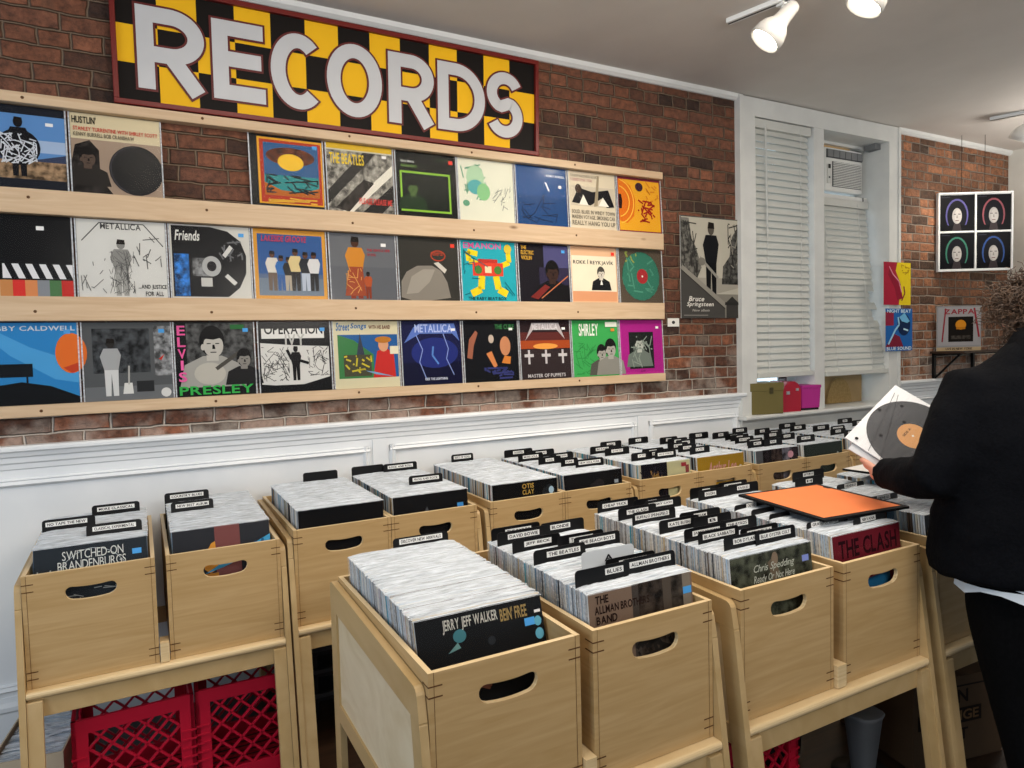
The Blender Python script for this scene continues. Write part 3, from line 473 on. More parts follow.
  8: ('magenta sleeve with a small grey photo panel, end of the bottom row', [('r', 0, 0, 1, 1, '#b02a8c'), ('r', .04, .04, .96, .96, '#a82486'), ('r', .2, .1, .78, .78, '#1e2220'), ('bust', .44, .14, .62, '#6f7a72', '#b7bdb4', '#232623'), ('scr', .24, .12, .74, .7, 20, .02, '#8d9a90'), ('t', 'LIVE', .45, .04, .55, .07, '#5d1450'), WHT])},
}
ROWZ = {1: (.654, .972), 2: (.248, .561), 3: (-.167, .154)}
def wall_cover(row, i, desc, ops, x):
    z0, z1 = ROWZ[row]; sz = min(.316, z1 - z0 - .003)
    rn = {1: 'top', 2: 'middle', 3: 'bottom'}[row]
    me = cover_mesh('record_cover', ops, '#c9c7c0', w=.312, h=sz)
    o = link('record_cover', me, None, (x + R.uniform(-.002, .002), -.03, z0 + FZ + .0005)); o.rotation_euler = (math.radians(-3.2), 0, 0)
    tag(o, '%s, %s ledge' % (desc, rn), 'record cover', 'record covers facing out on the wall ledges')
    MB().face([(-.162, -.0075, 0), (.162, -.0075, 0), (.162, -.0075, sz), (-.162, -.0075, sz)], FILM).box((.157, -.0065, 0), (.162, -.004, sz), FLAP).box((-.162, -.0065, 0), (-.157, -.004, sz), FLAP).build('plastic_sleeve', o, (0, 0, 0))
for row, dct in COVERS.items():
    for i, (desc, ops) in dct.items():
        pit = .33; x = -.203 + pit * (i + .5)
        wall_cover(row, i, desc, ops, x)

# =================================================================== OTHER THINGS ON THE WALL
def leaf_cover(name, label, cat, ops, loc, rz=0, w=S, h=S, t=.004, tilt=0, edge='#c9c7c0', group=None):
    o = link(name, cover_mesh(name, ops, edge, t, w, h), None, (loc[0], loc[1], loc[2] + FZ)); o.rotation_euler = (tilt, 0, rz)
    return tag(o, label, cat, group)
leaf_cover('poster', 'grey photographic poster of a standing figure on a street, beside the window', 'poster',
  [('r', 0, 0, 1, 1, '#4d4c49'), ('r', .01, .0, .99, .99, '#b3ae9f'), ('p', [(.01, .3), (.2, .34), (.3, .5), (.22, .7), (.16, .78), (.12, .98), (.01, .98)], '#5d5b55~'), ('p', [(.6, .3), (.99, .3), (.99, .98), (.9, .98), (.76, .82), (.72, .62), (.62, .52)], '#4a4945~'),
   ('scr', .02, .36, .24, .95, 26, .012, '#3b3a37'), ('scr', .7, .36, .98, .95, 34, .012, '#2e2d2b'), ('scr', .74, .36, .98, .95, 12, .012, '#8d897e'), ('r', .2, .24, .99, .4, '#9b968a'), ('r', .6, .34, .99, .4, '#3a3936~'), ('p', [(.5, .24), (.99, .33), (.99, .24), (.4, .18)], '#b0ab9d'), ('r', .3, .0, .99, .24, '#7d796f'),
   ('fig', .44, .22, .72, '#131417', '#0e0f11', '#544e46'), ('l', [(.27, .6), (.54, .4)], .03, '#8f8b82'), ('e', .3, .56, .05, .04, '#77736a'), ('p', [(0, .5), (.64, .12), (.64, 0), (0, 0)], '#454340'), ('l', [(0, .5), (.66, .12)], .05, '#8a867c'), ('l', [(0, .47), (.64, .095)], .012, '#35332f'), ('r', .66, .0, .84, .13, '#3a3835'), ('r', .64, .13, .86, .16, '#2a2927'), ('p', [(.66, .16), (.84, .16), (.75, .22)], '#2f2e2b'),
   ('t', 'Bruce', .1, .165, .32, .215, '#d9d6cd', 1, .25), ('t', 'Springsteen', .07, .105, .46, .16, '#d9d6cd', 1, .25), ('t', 'New album', .15, .065, .4, .09, '#a5a299', 1, .2), ('r', .03, .025, .38, .032, '#8d8a82')],
  (3.195, -.012, .160), w=.56, h=.622, t=.006)
leaf_cover('paint_chip', 'small white paint chip on the brick below the poster', 'paint chip', [('r', 0, 0, 1, 1, '#e3e1da'), ('e', .5, .5, .14, .2, '#3d3c3a')], (2.86, -.004, .11), w=.09, h=.05, t=.002)  # white paint chip on the brick, not a picture
leaf_cover('record_cover', 'red and yellow record cover hung on the right window casing', 'record cover',
  [('r', 0, 0, 1, 1, '#a8203a'), ('p', [(.56, 0), (1, 0), (1, 1), (.5, 1), (.44, .8), (.62, .5)], '#e3c81e'), ('p', [(.2, .84), (.4, .7), (.62, .5), (.7, .16), (.5, .1), (.4, .4), (.16, .7)], '#8e1832'), ('l', [(.2, .9), (.34, .72), (.56, .56), (.66, .3)], .03, '#d98da0'), ('l', [(.74, .44), (.78, .28), (.66, .1)], .04, '#7a1430'), ('scr', .6, .72, .95, .95, 12, .02, '#b58a1a')],
  (4.985, -.05, .252), w=.325, h=.315)
leaf_cover('record_cover', 'blue and red painted portrait record cover below the red and yellow one', 'record cover',
  [('r', 0, 0, 1, 1, '#1f62ab'), ('r', 0, .6, .3, .92, '#8e2440'), ('p', [(0, .1), (.28, .42), (.52, .34), (.66, .1)], '#7d1f36'), ('e', .68, .62, .24, .26, '#10284f'), ('p', [(.5, .8), (.7, .9), (.9, .7), (.8, .66), (.6, .7)], '#6fb4dc'), ('l', [(.1, .16), (.36, .5), (.5, .62), (.46, .8)], .05, '#9ad0ea'), ('l', [(.66, .52), (.84, .48)], .04, '#b9dcec'), ('t', 'NIGHT BEAT', .06, .9, .94, .98, '#cfe4ee'), ('t', 'BLUE SOUND', .04, .02, .96, .1, '#d9e8ee')],
  (5.0, -.055, -.09), w=.325, h=.315)
# four portrait covers in a white hanging frame, turned towards the shop
ka = math.atan2(-.29, .52)
kf = thing('hanging_frame', 'white square frame of four black covers hanging by wires in the corner', 'picture frame', (5.79, -.165, .515), (0, 0, ka))
KW, KH = .58, .61
mb = MB().box((-KW / 2, .004, 0), (KW / 2, .02, KH), WHITE)
for x0, x1, z0, z1 in ((-KW / 2, KW / 2, 0, .018), (-KW / 2, KW / 2, KH - .014, KH), (-KW / 2, -KW / 2 + .014, .018, KH - .014), (KW / 2 - .014, KW / 2, .018, KH - .014), (-.007, .007, .018, KH - .014), (-KW / 2 + .014, -.007, KH / 2 - .007, KH / 2 + .007), (.007, KW / 2 - .014, KH / 2 - .007, KH / 2 + .007)):
    mb.box((x0, -.012, z0), (x1, .004, z1), WHITE)
mb.build('frame', kf, (0, 0, 0), .002)
MB().tube([(-.1, .01, KH), (-.1, .01, 1.061)], .0018, BLACKM, 5).tube([(.08, .01, KH), (.08, .01, 1.061)], .0018, BLACKM, 5).build('hanging_wire', kf, (0, 0, 0))
for k, (a, hc, wh) in enumerate((('violet', '#5a5690', 'upper left'), ('rose', '#8e5058', 'upper right'), ('sea-green', '#3f7a68', 'lower left'), ('cobalt', '#36528c', 'lower right'))):
    w_ = KW / 2 - .023; cx = (-1 if k % 2 == 0 else 1) * (KW / 4 - .0035); cz = KH / 2 + .008 if k < 2 else .019; hh_ = KH / 2 - .028
    ops = [('r', 0, 0, 1, 1, '#0d0e12'), ('r', .05, .93, .3, .96, '#2e3038'), ('e', .5, .44, .33, .46, hc), ('e', .5, .42, .285, .43, '#16171d'), ('p', [(.1, 0), (.9, 0), (.9, .16), (.1, .16)], '#0d0e12'), ('p', [(.36, .0), (.64, .0), (.58, .24), (.42, .24)], '#3b3436'), ('e', .5, .42, .14, .22, '#aaa6a3'), ('e', .53, .41, .105, .19, '#b9b5b1'), ('p', [(.36, .46), (.4, .62), (.5, .66), (.6, .62), (.64, .46), (.66, .7), (.5, .76), (.34, .7)], '#16171d'), ('r', .4, .46, .47, .48, '#35323a'), ('r', .53, .46, .6, .48, '#35323a'), ('p', [(.49, .44), (.51, .44), (.525, .36), (.475, .36)], '#8d8986'), ('r', .45, .28, .55, .3, '#6a4a4c')]
    c, s_ = math.cos(ka), math.sin(ka); lx, ly = cx, -.001
    leaf_cover('record_cover', 'black portrait cover with %s outlined hair, %s of the hanging frame' % (a, wh), 'record cover', ops, (5.79 + lx * c - ly * s_, -.165 + lx * s_ + ly * c, .515 + cz), ka, w=w_, h=hh_, group='portrait covers in the hanging frame')
# bracket shelf with a silver cover
sa = math.radians(-28)
sh = thing('bracket_shelf', 'small dark shelf on black brackets on the brick right of the window', 'shelf', (5.78, -.002, -.105))
MB().box((-.3, -.26, -.018), (.35, 0, 0), wood('dark shelf', '#2c1d14', '#3d291b')).build('board', sh, (0, 0, 0), .002)
for x in (-.26, .28):
    MB().box((x - .012, -.02, -.24), (x + .012, 0, -.018), BLACK).box((x - .012, -.22, -.03), (x + .012, 0, -.018), BLACK).tube([(x, -.01, -.22), (x, -.1, -.13), (x, -.2, -.03)], .008, BLACK, 6).build('bracket', sh, (0, 0, 0))
leaf_cover('record_cover', 'silver record cover with red bars and a lit bell photo, on the bracket shelf', 'record cover',
  [('r', 0, 0, 1, 1, '#8d8c8e'), ('r', .03, .12, .97, .97, '#9a9899'), ('r', 0, 0, 1, .08, '#b09a78'), ('r', .26, .2, .82, .76, '#17130f'), ('e', .54, .58, .12, .11, '#c9831f'), ('r', .44, .48, .64, .53, '#b26f18'), ('r', .32, .26, .76, .34, '#39342f~'), ('l', [(.2, .95), (.12, .2)], .03, '#8a2530'), ('l', [(.84, .95), (.95, .3)], .04, '#8a2530'), ('t', 'ZAPPA', .16, .82, .84, .93, '#8e2a35'), ('t', 'LIVE IN NEW YORK', .2, .02, .8, .07, '#3a3128')],
  (5.67, -.115, -.105), sa, w=.35, h=.35)

# sill boxes
OLV = mat('#6d6338', .55)
t = thing('file_box', 'olive green metal card box on the window sill', 'box', (3.615, .035, -.47), (0, 0, math.radians(-14)))
MB().box((-.125, -.1, 0), (.125, .1, .185), OLV).build('body', t, (0, 0, 0), .004)
MB().box((-.128, -.103, .15), (.128, .103, .205), OLV).build('lid', t, (0, 0, 0), .004)
MB().box((.02, -.108, .135), (.045, -.103, .175), mat('#3f3a22')).build('latch', t, (0, 0, 0))
t = thing('lunch_box', 'red domed metal lunch box between the olive and pink boxes', 'lunch box', (3.86, .04, -.47), (0, 0, math.radians(-8)))
prof = [(-.075, 0), (.075, 0), (.075, .13)] + [(.075 * math.cos(math.pi * k / 10), .13 + .075 * math.sin(math.pi * k / 10)) for k in range(1, 10)] + [(-.075, .13)]
REDB = mat('#a3122a', .35, 0, .3)
MB().prism(prof, 'y', -.09, .09, REDB).build('body', t, (0, 0, 0), .003)
MB().box((-.05, -.097, .118), (-.025, -.09, .138), mat('#c9c9c9', .3, .8)).box((.03, -.097, .14), (.05, -.09, .156), mat('#c9c9c9', .3, .8)).build('latch', t, (0, 0, 0))
MB().tube([(-.03, 0, .202), (-.03, 0, .225), (.03, 0, .225), (.03, 0, .202)], .006, BLACK, 6).build('handle', t, (0, 0, 0))
t = thing('storage_box', 'magenta plastic box right of the red lunch box', 'box', (4.045, .02, -.47), (0, 0, math.radians(-10)))
PNK = mat('#b02d86', .4)
MB().rings([[(x * (.075 + .006 * f), y * (.07 + .005 * f), z) for x, y in ((-1, -1), (1, -1), (1, 1), (-1, 1))] for z, f in ((.015, 0), (.15, 1))], PNK, smooth=False).build('body', t, (0, 0, 0), .004)
MB().box((-.084, -.078, .15), (.084, .078, .17), PNK).build('lid', t, (0, 0, 0), .004)
MB().box((-.07, -.065, 0), (.07, .065, .015), BLACK).build('foot', t, (0, 0, 0))
tag(MB().prism([(-.05, 0), (-.01, .03), (-.045, .06), (0, .05), (.045, .07), (.015, .035), (.05, .0), (0, .02)], 'y', 0, .004, mat('#dfe3ea', .4)).box((-.005, -.004, -.13), (.005, 0, .03), mat('#b9bdc4')).build('butterfly_ornament', None, (4.06, .13, -.33 + FZ)), 'small white butterfly shaped ornament behind the magenta box', 'ornament')
tag(MB().box((-.3, 0, 0), (.33, .012, .25), wood('cardboard', '#9c7f52', '#ab8c5c', (2, 2, 2))).box((-.3, -.004, 0), (-.17, 0, .245), mat('#7d6843')).build('cardboard_sheet', None, (4.53, .15, -.468 + FZ)), 'brown cardboard panel filling the window under the right blind', 'cardboard')
d = MB(); d.face([(.14 * math.cos(math.pi * k / 16), 0, .19 * math.sin(math.pi * k / 16)) for k in range(17)], noisy('pressed cork', '#a78a58', '#8d7242', 60, .9)); d.face([(.14 * math.cos(math.pi * k / 16), .01, .19 * math.sin(math.pi * k / 16)) for k in range(17)][::-1], PLY)
tag(d.build('cork_disc', None, (4.58, .135, -.466 + FZ)), 'half hidden tan cork disc leaning on the cardboard panel', 'cork disc')

# =================================================================== CRATES, STANDS, RECORDS
CW, CH, CD, T = .356, .345, .69, .012
def slot(w, h, n=7):
    r = h / 2; return [(p[0], p[1] + 1.6 * p[0] ** 2 - .002) for p in _slot(w, r, n)]
def _slot(w, r, n):
    top = [(w / 2 - r - (w - 2 * r) * k / 8, r) for k in range(1, 8)]; bot = [(-p[0], -r) for p in top]
    return [(w / 2 - r + r * math.cos(a), r * math.sin(a)) for a in (math.pi * (-.5 + k / n) for k in range(n + 1))] + top + [(-w / 2 + r + r * math.cos(a), r * math.sin(a)) for a in (math.pi * (.5 + k / n) for k in range(n + 1))] + bot
def panel_with_slot(x0, x1, z0, z1, sx, sz, y0, y1):
    """vertical board with a hand slot cut through it"""
    bm = bmesh.new(); out = [(x0, z0), (x1, z0), (x1, z1), (x0, z1)]; inn = [(sx + a, sz + b) for a, b in slot(.138, .040)]
    def loop(pts):
        vs = [bm.verts.new((p[0], y0, p[1])) for p in pts]; return [bm.edges.new((vs[i], vs[(i + 1) % len(vs)])) for i in range(len(vs))]
    e = loop(out) + loop(inn); bmesh.ops.triangle_fill(bm, edges=e, use_beauty=True)
    r = bmesh.ops.extrude_face_region(bm, geom=bm.faces[:]); bmesh.ops.translate(bm, verts=[v for v in r['geom'] if isinstance(v, bmesh.types.BMVert)], vec=(0, y1 - y0, 0))
    bmesh.ops.recalc_face_normals(bm, faces=bm.faces)
    me = bpy.data.meshes.new('front_panel'); me.materials.append(PLY); me.materials.append(PLYEDGE); me.materials.append(DARKJOINT)
    for f in bm.faces: f.material_index = 0 if abs(f.normal.y) > .5 else 1
    bm.to_mesh(me); bm.free(); return me
def joints(mb, x, s):
    for z in (.028, .05, CH - .05, CH - .028): 
        a, b = (x, x + s * .03); mb.box((min(a, b), -.0006, z - .0014), (max(a, b), .002, z + .0014), DARKJOINT)
        mb.box((x - (.0006 if s > 0 else 0), 0, z - .0014), (x + (.0006 if s < 0 else 0), .03, z + .0014), DARKJOINT)
PF = panel_with_slot(-CW / 2 + T, CW / 2 - T, 0, CH, 0, CH - .075, 0, T)
def crate_parts():
    out = [('front_panel', PF)]
    def me(mb, n): o = mb.build(n); m = o.data; bpy.data.objects.remove(o); return m
    for s in (-1, 1):
        mb = MB().box((min(s * CW / 2, s * (CW / 2 - T)), 0, 0), (max(s * CW / 2, s * (CW / 2 - T)), CD, CH), PLY, PLYEDGE); joints(mb, s * CW / 2, -s)
        mb.face([(s * (CW / 2 - T) + .0005, -.0004, 0), (s * (CW / 2 - T) - .0005, -.0004, 0), (s * (CW / 2 - T) - .0005, -.0004, CH), (s * (CW / 2 - T) + .0005, -.0004, CH)][::1 if s < 0 else 1], DARKJOINT)
        out.append(('side_panel', me(mb, 'side_panel')))
    out.append(('back_panel', me(MB().box((-CW / 2 + T, CD - T, 0), (CW / 2 - T, CD, CH), PLY, PLYEDGE), 'back_panel')))
    out.append(('floor_panel', me(MB().box((-CW / 2 + T, T, .07), (CW / 2 - T, CD - T, .082), PLY), 'floor_panel')))
    return out
CP = crate_parts()
ZT = -.625; ZB = ZT - CH; ZF = -.876         # crate rim, underside, record floor
DZ = 0
def crate(x, y, label, rz=0):
    t = thing('record_crate', label, 'crate', (x + CW / 2, y, ZB + DZ), (0, 0, rz), 'plywood record crates')
    for n, me in CP: link(n, me, t, (0, 0, 0), .0012 if n == 'front_panel' else 0)
    return t
FTH = .018
def stand(x0, x1, yf, label, rowname, dz=0):
    """x0..x1 outer faces of the two side frames; yf crate front"""
    t = thing('record_stand', label, 'stand', ((x0 + x1) / 2, yf, -1.48 + dz), group='plywood stands holding record crates')
    h = -(-1.48); W = x1 - x0; top = ZT - .03 + 1.48; B = .71
    fy = lambda z: .012 - .128 * (top - z)          # splayed front edge
    low = ZB - .055 + 1.48; BK = 1.10
    for s in (-1, 1):
        xa, xb = sorted((s * W / 2, s * (W / 2 - FTH)))
        mb = MB()
        r = .022
        cor = [(fy(top) + r - r * math.sin(a), top - r + r * math.cos(a)) for a in (math.pi / 2 * k / 5 for k in range(6))]
        corb = [(B - r + r * math.sin(a), top + .018 - r + r * math.cos(a)) for a in (math.pi / 2 * k / 5 for k in range(6))]
        mb.prism([(fy(top - .07) , top - .07)] + cor[::-1] + corb + [(B, top - .06), (fy(top - .07), top - .07)][:1], 'x', xa, xb, PLYSIDE)
        g0 = max(0, -dz)
        mb.prism([(fy(g0), g0), (fy(g0) + .055, g0), (fy(top - .07) + .05, top - .07), (fy(top - .07), top - .07)], 'x', xa, xb, PLYSIDE)
        mb.prism([(B - .06, g0), (B, g0), (B, top - .06), (B - .06, top - .06)], 'x', xa, xb, PLYSIDE)
        mb.prism([(fy(low) + .05, low), (B - .06, low), (B - .06, low + .05), (fy(low + .05) + .05, low + .05)], 'x', xa, xb, PLYSIDE)
        sf = mb.build('side_frame', t, (0, 0, 0), .003)
        xi = (xa + .006, xb - .006)
        MB().prism([(fy(low + .04) + .04, low + .04), (B - .05, low + .04), (B - .05, top - .055), (fy(top - .06) + .045, top - .06)], 'x', xi[0], xi[1], PLYPALE).build('side_panel', sf, (0, 0, 0))
        # leg strip inside the frame, under the rail
        z1 = ZB - .03 + 1.48; x_in = s * (W / 2 - FTH - .001); xl, xr = sorted((x_in, x_in - s * .04))
        MB().prism([(fy(g0) + .004, g0), (fy(g0) + .024, g0), (fy(z1) + .024, z1), (fy(z1) + .004, z1)], 'x', xl, xr, PLYSIDE).build('leg', t, (0, 0, 0), .003)
    zr = ZB + 1.48; L = W / 2 - FTH - .001
    pr = [(-.022 - .008 * math.sin(a), zr - .012 + .011 * math.cos(a)) for a in (math.pi * k / 6 for k in range(7))]
    MB().prism([(.06, zr - .001)] + pr + [(.06, zr - .023)], 'x', -L, L, PLYEDGE).build('rail_lip', t, (0, 0, 0))
    MB().box((-L, -.016, zr - .085), (L, .006, zr - .024), PLYSIDE).build('front_rail', t, (0, 0, 0), .002)
    MB().box((-L, .55, zr - .06), (L, .572, zr - .001), PLYSIDE).build('rear_rail', t, (0, 0, 0), .002)
    return t
ORD = ['leftmost', 'second', 'third', 'fourth', 'fifth', 'sixth']
XS1 = [(-.342, .046), (.449, .807), (1.224, 1.583), (1.988, 2.347), (2.748, 3.110), (3.514, 3.876)]
XS2 = [(.467, .8575), (1.311, 1.710), (2.155, 2.545)]
Y1, Y2 = -.751, -1.992
LEV1 = [-.016, .006, .007, .010, .004, .002]; LEV2 = [-.005, -.001, 0]
for row, xs, y in (('back', XS1, Y1), ('front', XS2, Y2)):
    for i, (a, b) in enumerate(xs):
        gap = .012 if row == 'back' else .022
        d = stand(a - FTH - .002, b + CW + FTH + .002, y, 'light plywood stand holding two crates, %s of the %s row' % (ORD[i] if i == 0 else ORD[i] + ' from the left', row), row, (LEV1 if row == 'back' else LEV2)[i])
        m = (a + CW + b) / 2 - (a + b + CW) / 2
        w = (b - a - CW) / 2 - .0025
        if w > .005: MB().box((m - w, -.012, ZB + 1.481), (m + w, .05, ZB + 1.545), PLYEDGE).build('crate_divider', d, (0, 0, 0), .002)

# record sleeves ------------------------------------------------------------
SPINE = ['#cfd6dc', '#b9c6d2', '#dcdcd6', '#8fa9c0', '#23262b', '#e4e2da', '#5b7f9d', '#c9b48c', '#7d8791', '#3a4048', '#b7cfe2', '#d9d4c4', '#a9bccb', '#5d4f45', '#e9ebec', '#4aa0b8', '#9aa3ab', '#c7cdd2', '#6e6257', '#d2c3c9']
PT = .0046
def crinkle_geo(mb, seed, w=.32, pitch=.0068, z=S, hmax=.009):
    r = random.Random(seed); N = 22; v = []; f = []
    h = r.uniform(.3, 1) * hmax
    for i in range(N + 1):
        x = -w / 2 + w * i / N; q = .5 + .5 * mnoise.noise((x * 18, seed * 3.7, 0)); q2 = .5 + .5 * mnoise.noise((x * 55, seed * 9.1, 4))
        e = max(.1, 1 - (abs(2 * i / N - 1)) ** 12)
        v += [(x, -pitch * .42, z - .002), (x, -pitch * (.35 - .5 * q2), z + (.001 + h * (.5 * q + .6 * q2)) * e), (x, pitch * (.1 + .5 * q), z + (.001 + h * (.9 * q)) * e), (x, pitch * .62, z + .0006)]
    for i in range(N):
        for k in range(3): a = i * 4 + k; f.append((a, a + 4, a + 5, a + 1))
    mb.geo(v, f, CRINKLE, True)
def flap_geo(mb, w=.32, pitch=.0068, z=S):
    mb.face([(-w / 2, -pitch * .4, 0), (-w / 2, -pitch * .4, z), (-w / 2, pitch * .4, z), (-w / 2, pitch * .4, 0)], FLAP)
CRV = []
for k in range(10):
    mb = MB(); crinkle_geo(mb, k + 1); flap_geo(mb); o = mb.build('plastic_sleeve'); CRV.append(o.data); bpy.data.objects.remove(o)
RECV = []
for k, c in enumerate(SPINE):
    mb = MB().box((-S / 2, -PT / 2, 0), (S / 2, PT / 2, S), ink(c)); o = mb.build('record_sleeve'); RECV.append(o.data); bpy.data.objects.remove(o)
STUFF = MB()
def put_geo_stuff(x, y, lean, seed):
    c = ink(SPINE[R.randrange(len(SPINE))]); M = Matrix.Translation((x, y, ZF + DZ)) @ Matrix.Rotation(-lean, 4, 'X')
    STUFF.box((-S / 2, -PT / 2, 0), (S / 2, PT / 2, S), c, M=M)
    src = CRV[seed % len(CRV)]; vs = [M @ v.co for v in src.vertices]
    for k, p in enumerate(src.polygons): pass
    STUFF.geo(vs, [tuple(p.vertices) for p in src.polygons if p.material_index == 0], CRINKLE, True)
def sticker(x, y, c='#4f9fe0'): return ('r', x, y, x + .085, y + .055, c)
def fill(x, front_ops, label, where, ytop, ytop_end, lean, pitch, solo, xoff=.002, handle=None):
    """front record plus the packed ones behind it; ytop = y of the front record's top edge"""
    cx = x + CW / 2 + xoff; off = S * math.sin(lean); y0 = ytop - off; n = int((ytop_end - ytop) / pitch)
    o = link('record_sleeve', cover_mesh('record_sleeve', front_ops, '#dfe3e6', PT), None, (cx, y0, ZF + DZ + FZ)); o.rotation_euler = (-lean, 0, 0)
    tag(o, label, 'record', None)
    mb = MB(); crinkle_geo(mb, 900 + int(x * 100)); flap_geo(mb); mb.face([(-.159, -.0036, 0), (.159, -.0036, 0), (.159, -.0036, S), (-.159, -.0036, S)], FILM); mb.build('plastic_sleeve', o, (0, 0, 0))
    for k in range(1, n + 1):
        y = y0 + k * pitch; ln = lean * (1 - .5 * k / n) + R.uniform(-.008, .008); xx = cx + R.uniform(-.002, .002)
        yy = ytop + k * pitch - S * math.sin(ln)
        if solo:
            q = bpy.data.objects.new('record_sleeve', RECV[R.randrange(len(RECV))]); COL.objects.link(q); q.location = (xx, yy, ZF + DZ + FZ + R.uniform(0, .003)); q.rotation_euler = (-ln, 0, 0)
            tag(q, 'plastic-sleeved record packed edge-on behind the front sleeve in %s' % where, 'record', 'records packed in %s' % where)
            p = bpy.data.objects.new('plastic_sleeve', CRV[R.randrange(len(CRV))]); COL.objects.link(p); p.parent = q
        else: put_geo_stuff(xx, yy, ln, R.randrange(99))
    return cx, ytop, ytop_end, lean
LABW = mat('#e6e6e3', .5)
def divider(info, f, a, b, txt, where, nth, white=False, h=.041, labelpos=None, strip=True):
    cx, ya, yb, lean = info; y = ya + (yb - ya) * f + .0034; ln = lean * (1 - .5 * f)
    zt = ZF + DZ + S * math.cos(ln); w = S; x0, x1 = (a - .5) * w, (b - .5) * w; r = .010; lo = -.10
    col_, shade = (mat('#c9cdcf', .4), 'pale grey') if white else (BLACK, 'black')
    pts = [(x0, lo), (x1, lo), (x1, h - r)] + [(x1 - r + r * math.cos(t), h - r + r * math.sin(t)) for t in (math.pi / 2 * k / 4 for k in range(1, 5))] + [(x0 + r - r * math.sin(t), h - r + r * math.cos(t)) for t in (math.pi / 2 * k / 4 for k in range(5))]
    o = MB().prism(pts, 'y', -.0007, .0007, col_).build('divider_card', None, (cx, y, zt + FZ)); o.rotation_euler = (-ln, 0, 0)
    tag(o, '%s divider tab, %s in %s' % (shade, nth, where), 'divider', 'divider cards in the record crates')
    if not strip: return o
    mb = MB(); W = x1 - x0; lw = min(W * .78, .0085 * max(3, len(txt)) + .012); p = labelpos if labelpos is not None else .5
    l0 = x0 + (W - lw) * p; zc = h * .60; lh = .0075
    if not white:
        mb.box((l0, -.0013, zc - lh), (l0 + lw, -.0008, zc + lh), LABW); tc_ = mat('#15151a', .6)
    else: tc_ = mat('#15151a', .6)
    for v, fs in text2d(txt, l0 + .005, zc - lh * (.62 if not white else 1.1), l0 + lw - .005, zc + lh * (.62 if not white else 1.1)):
        mb.geo([(q[0], -.0016, q[1]) for q in v], fs, tc_)
    mb.build('label_strip', o, (0, 0, 0))
    return o
NTH = ['frontmost', 'second from the front', 'third from the front', 'fourth from the front', 'fifth from the front', 'sixth from the front', 'seventh from the front', 'eighth from the front', 'ninth from the front', 'tenth from the front', 'eleventh from the front', 'twelfth from the front', 'thirteenth from the front', 'fourteenth from the front']
CR = {}
def bin_(key, x, y, desc, where, ops, flabel, ytop, yend, lean, pitch, solo, tabs, xoff=.002):
    global DZ
    DZ = ([LEV1[i] for i in range(6) if x in XS1[i]] + [LEV2[i] for i in range(3) if x in XS2[i]])[0]
    lean = min(lean, math.asin((ytop - (y + .019)) / S))
    yend = min(yend, y + CD - .026)
    crate(x, y, desc)
    info = fill(x, ops, flabel, where, ytop, yend, lean, pitch, solo, xoff)
    for k, tb in enumerate(sorted(tabs, key=lambda q: q[0])): divider(info, tb[0], tb[1], tb[2], tb[3], where, NTH[k], **(tb[4] if len(tb) > 4 else {}))
g5 = math.radians(5); g8 = math.radians(8)
A1, A2 = XS1[0]; B1, B2 = XS1[1]; C1, C2 = XS1[2]; D1, D2 = XS1[3]; E1, E2 = XS1[4]; F1, F2 = XS1[5]
G1, G2 = XS2[0]; H1, H2 = XS2[1]; I1, I2 = XS2[2]
# --- back row
bin_('A1', A1, Y1, 'leftmost crate of the back row, slate sleeve with white letters in front', 'the leftmost back-row crate',
  [('r', 0, 0, 1, 1, '#2a3138'), ('arc', .5, .2, .44, .75, 20, 160, .006, '#aeb6ba'), ('scr', .03, .4, .14, .78, 16, .01, '#b9c0c2'), ('scr', .86, .4, .97, .72, 16, .01, '#b9c0c2'), ('t', 'SWITCHED-ON', .24, .855, .78, .945, '#d9dcd8', 0), ('t', 'BRANDENBURGS', .2, .755, .8, .845, '#d9dcd8', 0), ('t', 'THE COMPLETE CONCERTOS', .16, .68, .84, .735, '#b9bcb8', 0), sticker(.86, .83), ('scr', .2, .1, .8, .55, 50, .008, '#9aa0a2')],
  'slate record sleeve lettered in white capitals, front of the leftmost back-row crate', -.652, -.2, math.radians(14), .0075, False, [(.16, .44, .96, 'CLASSICAL EXPERIMENTAL'), (.5, .0, .5, 'NO TAPE THE NEW', dict(labelpos=.3)), (.86, .44, .94, 'MORE CLASSICAL')])
bin_('A2', A2, Y1, 'second back-row crate, front sleeve with an orange half disc', 'the second back-row crate',
  [('r', 0, 0, 1, 1, '#2b2d33'), ('r', .42, .2, .68, 1, '#7d4a48'), ('p', [(.3, .55), (.32, .72), (.38, .82), (.42, .84), (.44, .55), (.36, .5)], '#d99a3a'), ('r', .28, .3, .44, .5, '#c98a35'), ('p', [(.3, .5), (.5, .55), (1, .72), (1, .84), (.6, .66)], '#49a5d2')] + [('r', .62 + .07 * i, .665 + .024 * i, .65 + .07 * i, .705 + .024 * i, '#1f5f8c') for i in range(5)] + [('r', .0, .5, .3, .62, '#3c3434'), ('scr', .3, .1, .9, .45, 20, .02, '#8d8a70')],
  'dark record sleeve with an orange half disc and blue stripe, second back-row crate', -.652, -.08, math.radians(14), .0075, False, [(.5, .03, .5, 'NEW BEST ALBUM'), (.85, -.02, .5, 'COUNTRY BLUES')])
bin_('B1', B1, Y1, 'third back-row crate, plain black front sleeve with one blue sticker', 'the third back-row crate', [('r', 0, 0, 1, 1, '#151619'), sticker(.85, .72)],
  'plain black record sleeve with a low blue sticker, third back-row crate', -.72, -.16, g8, .0075, False, [(.97, .42, .9, '', dict(strip=False))])
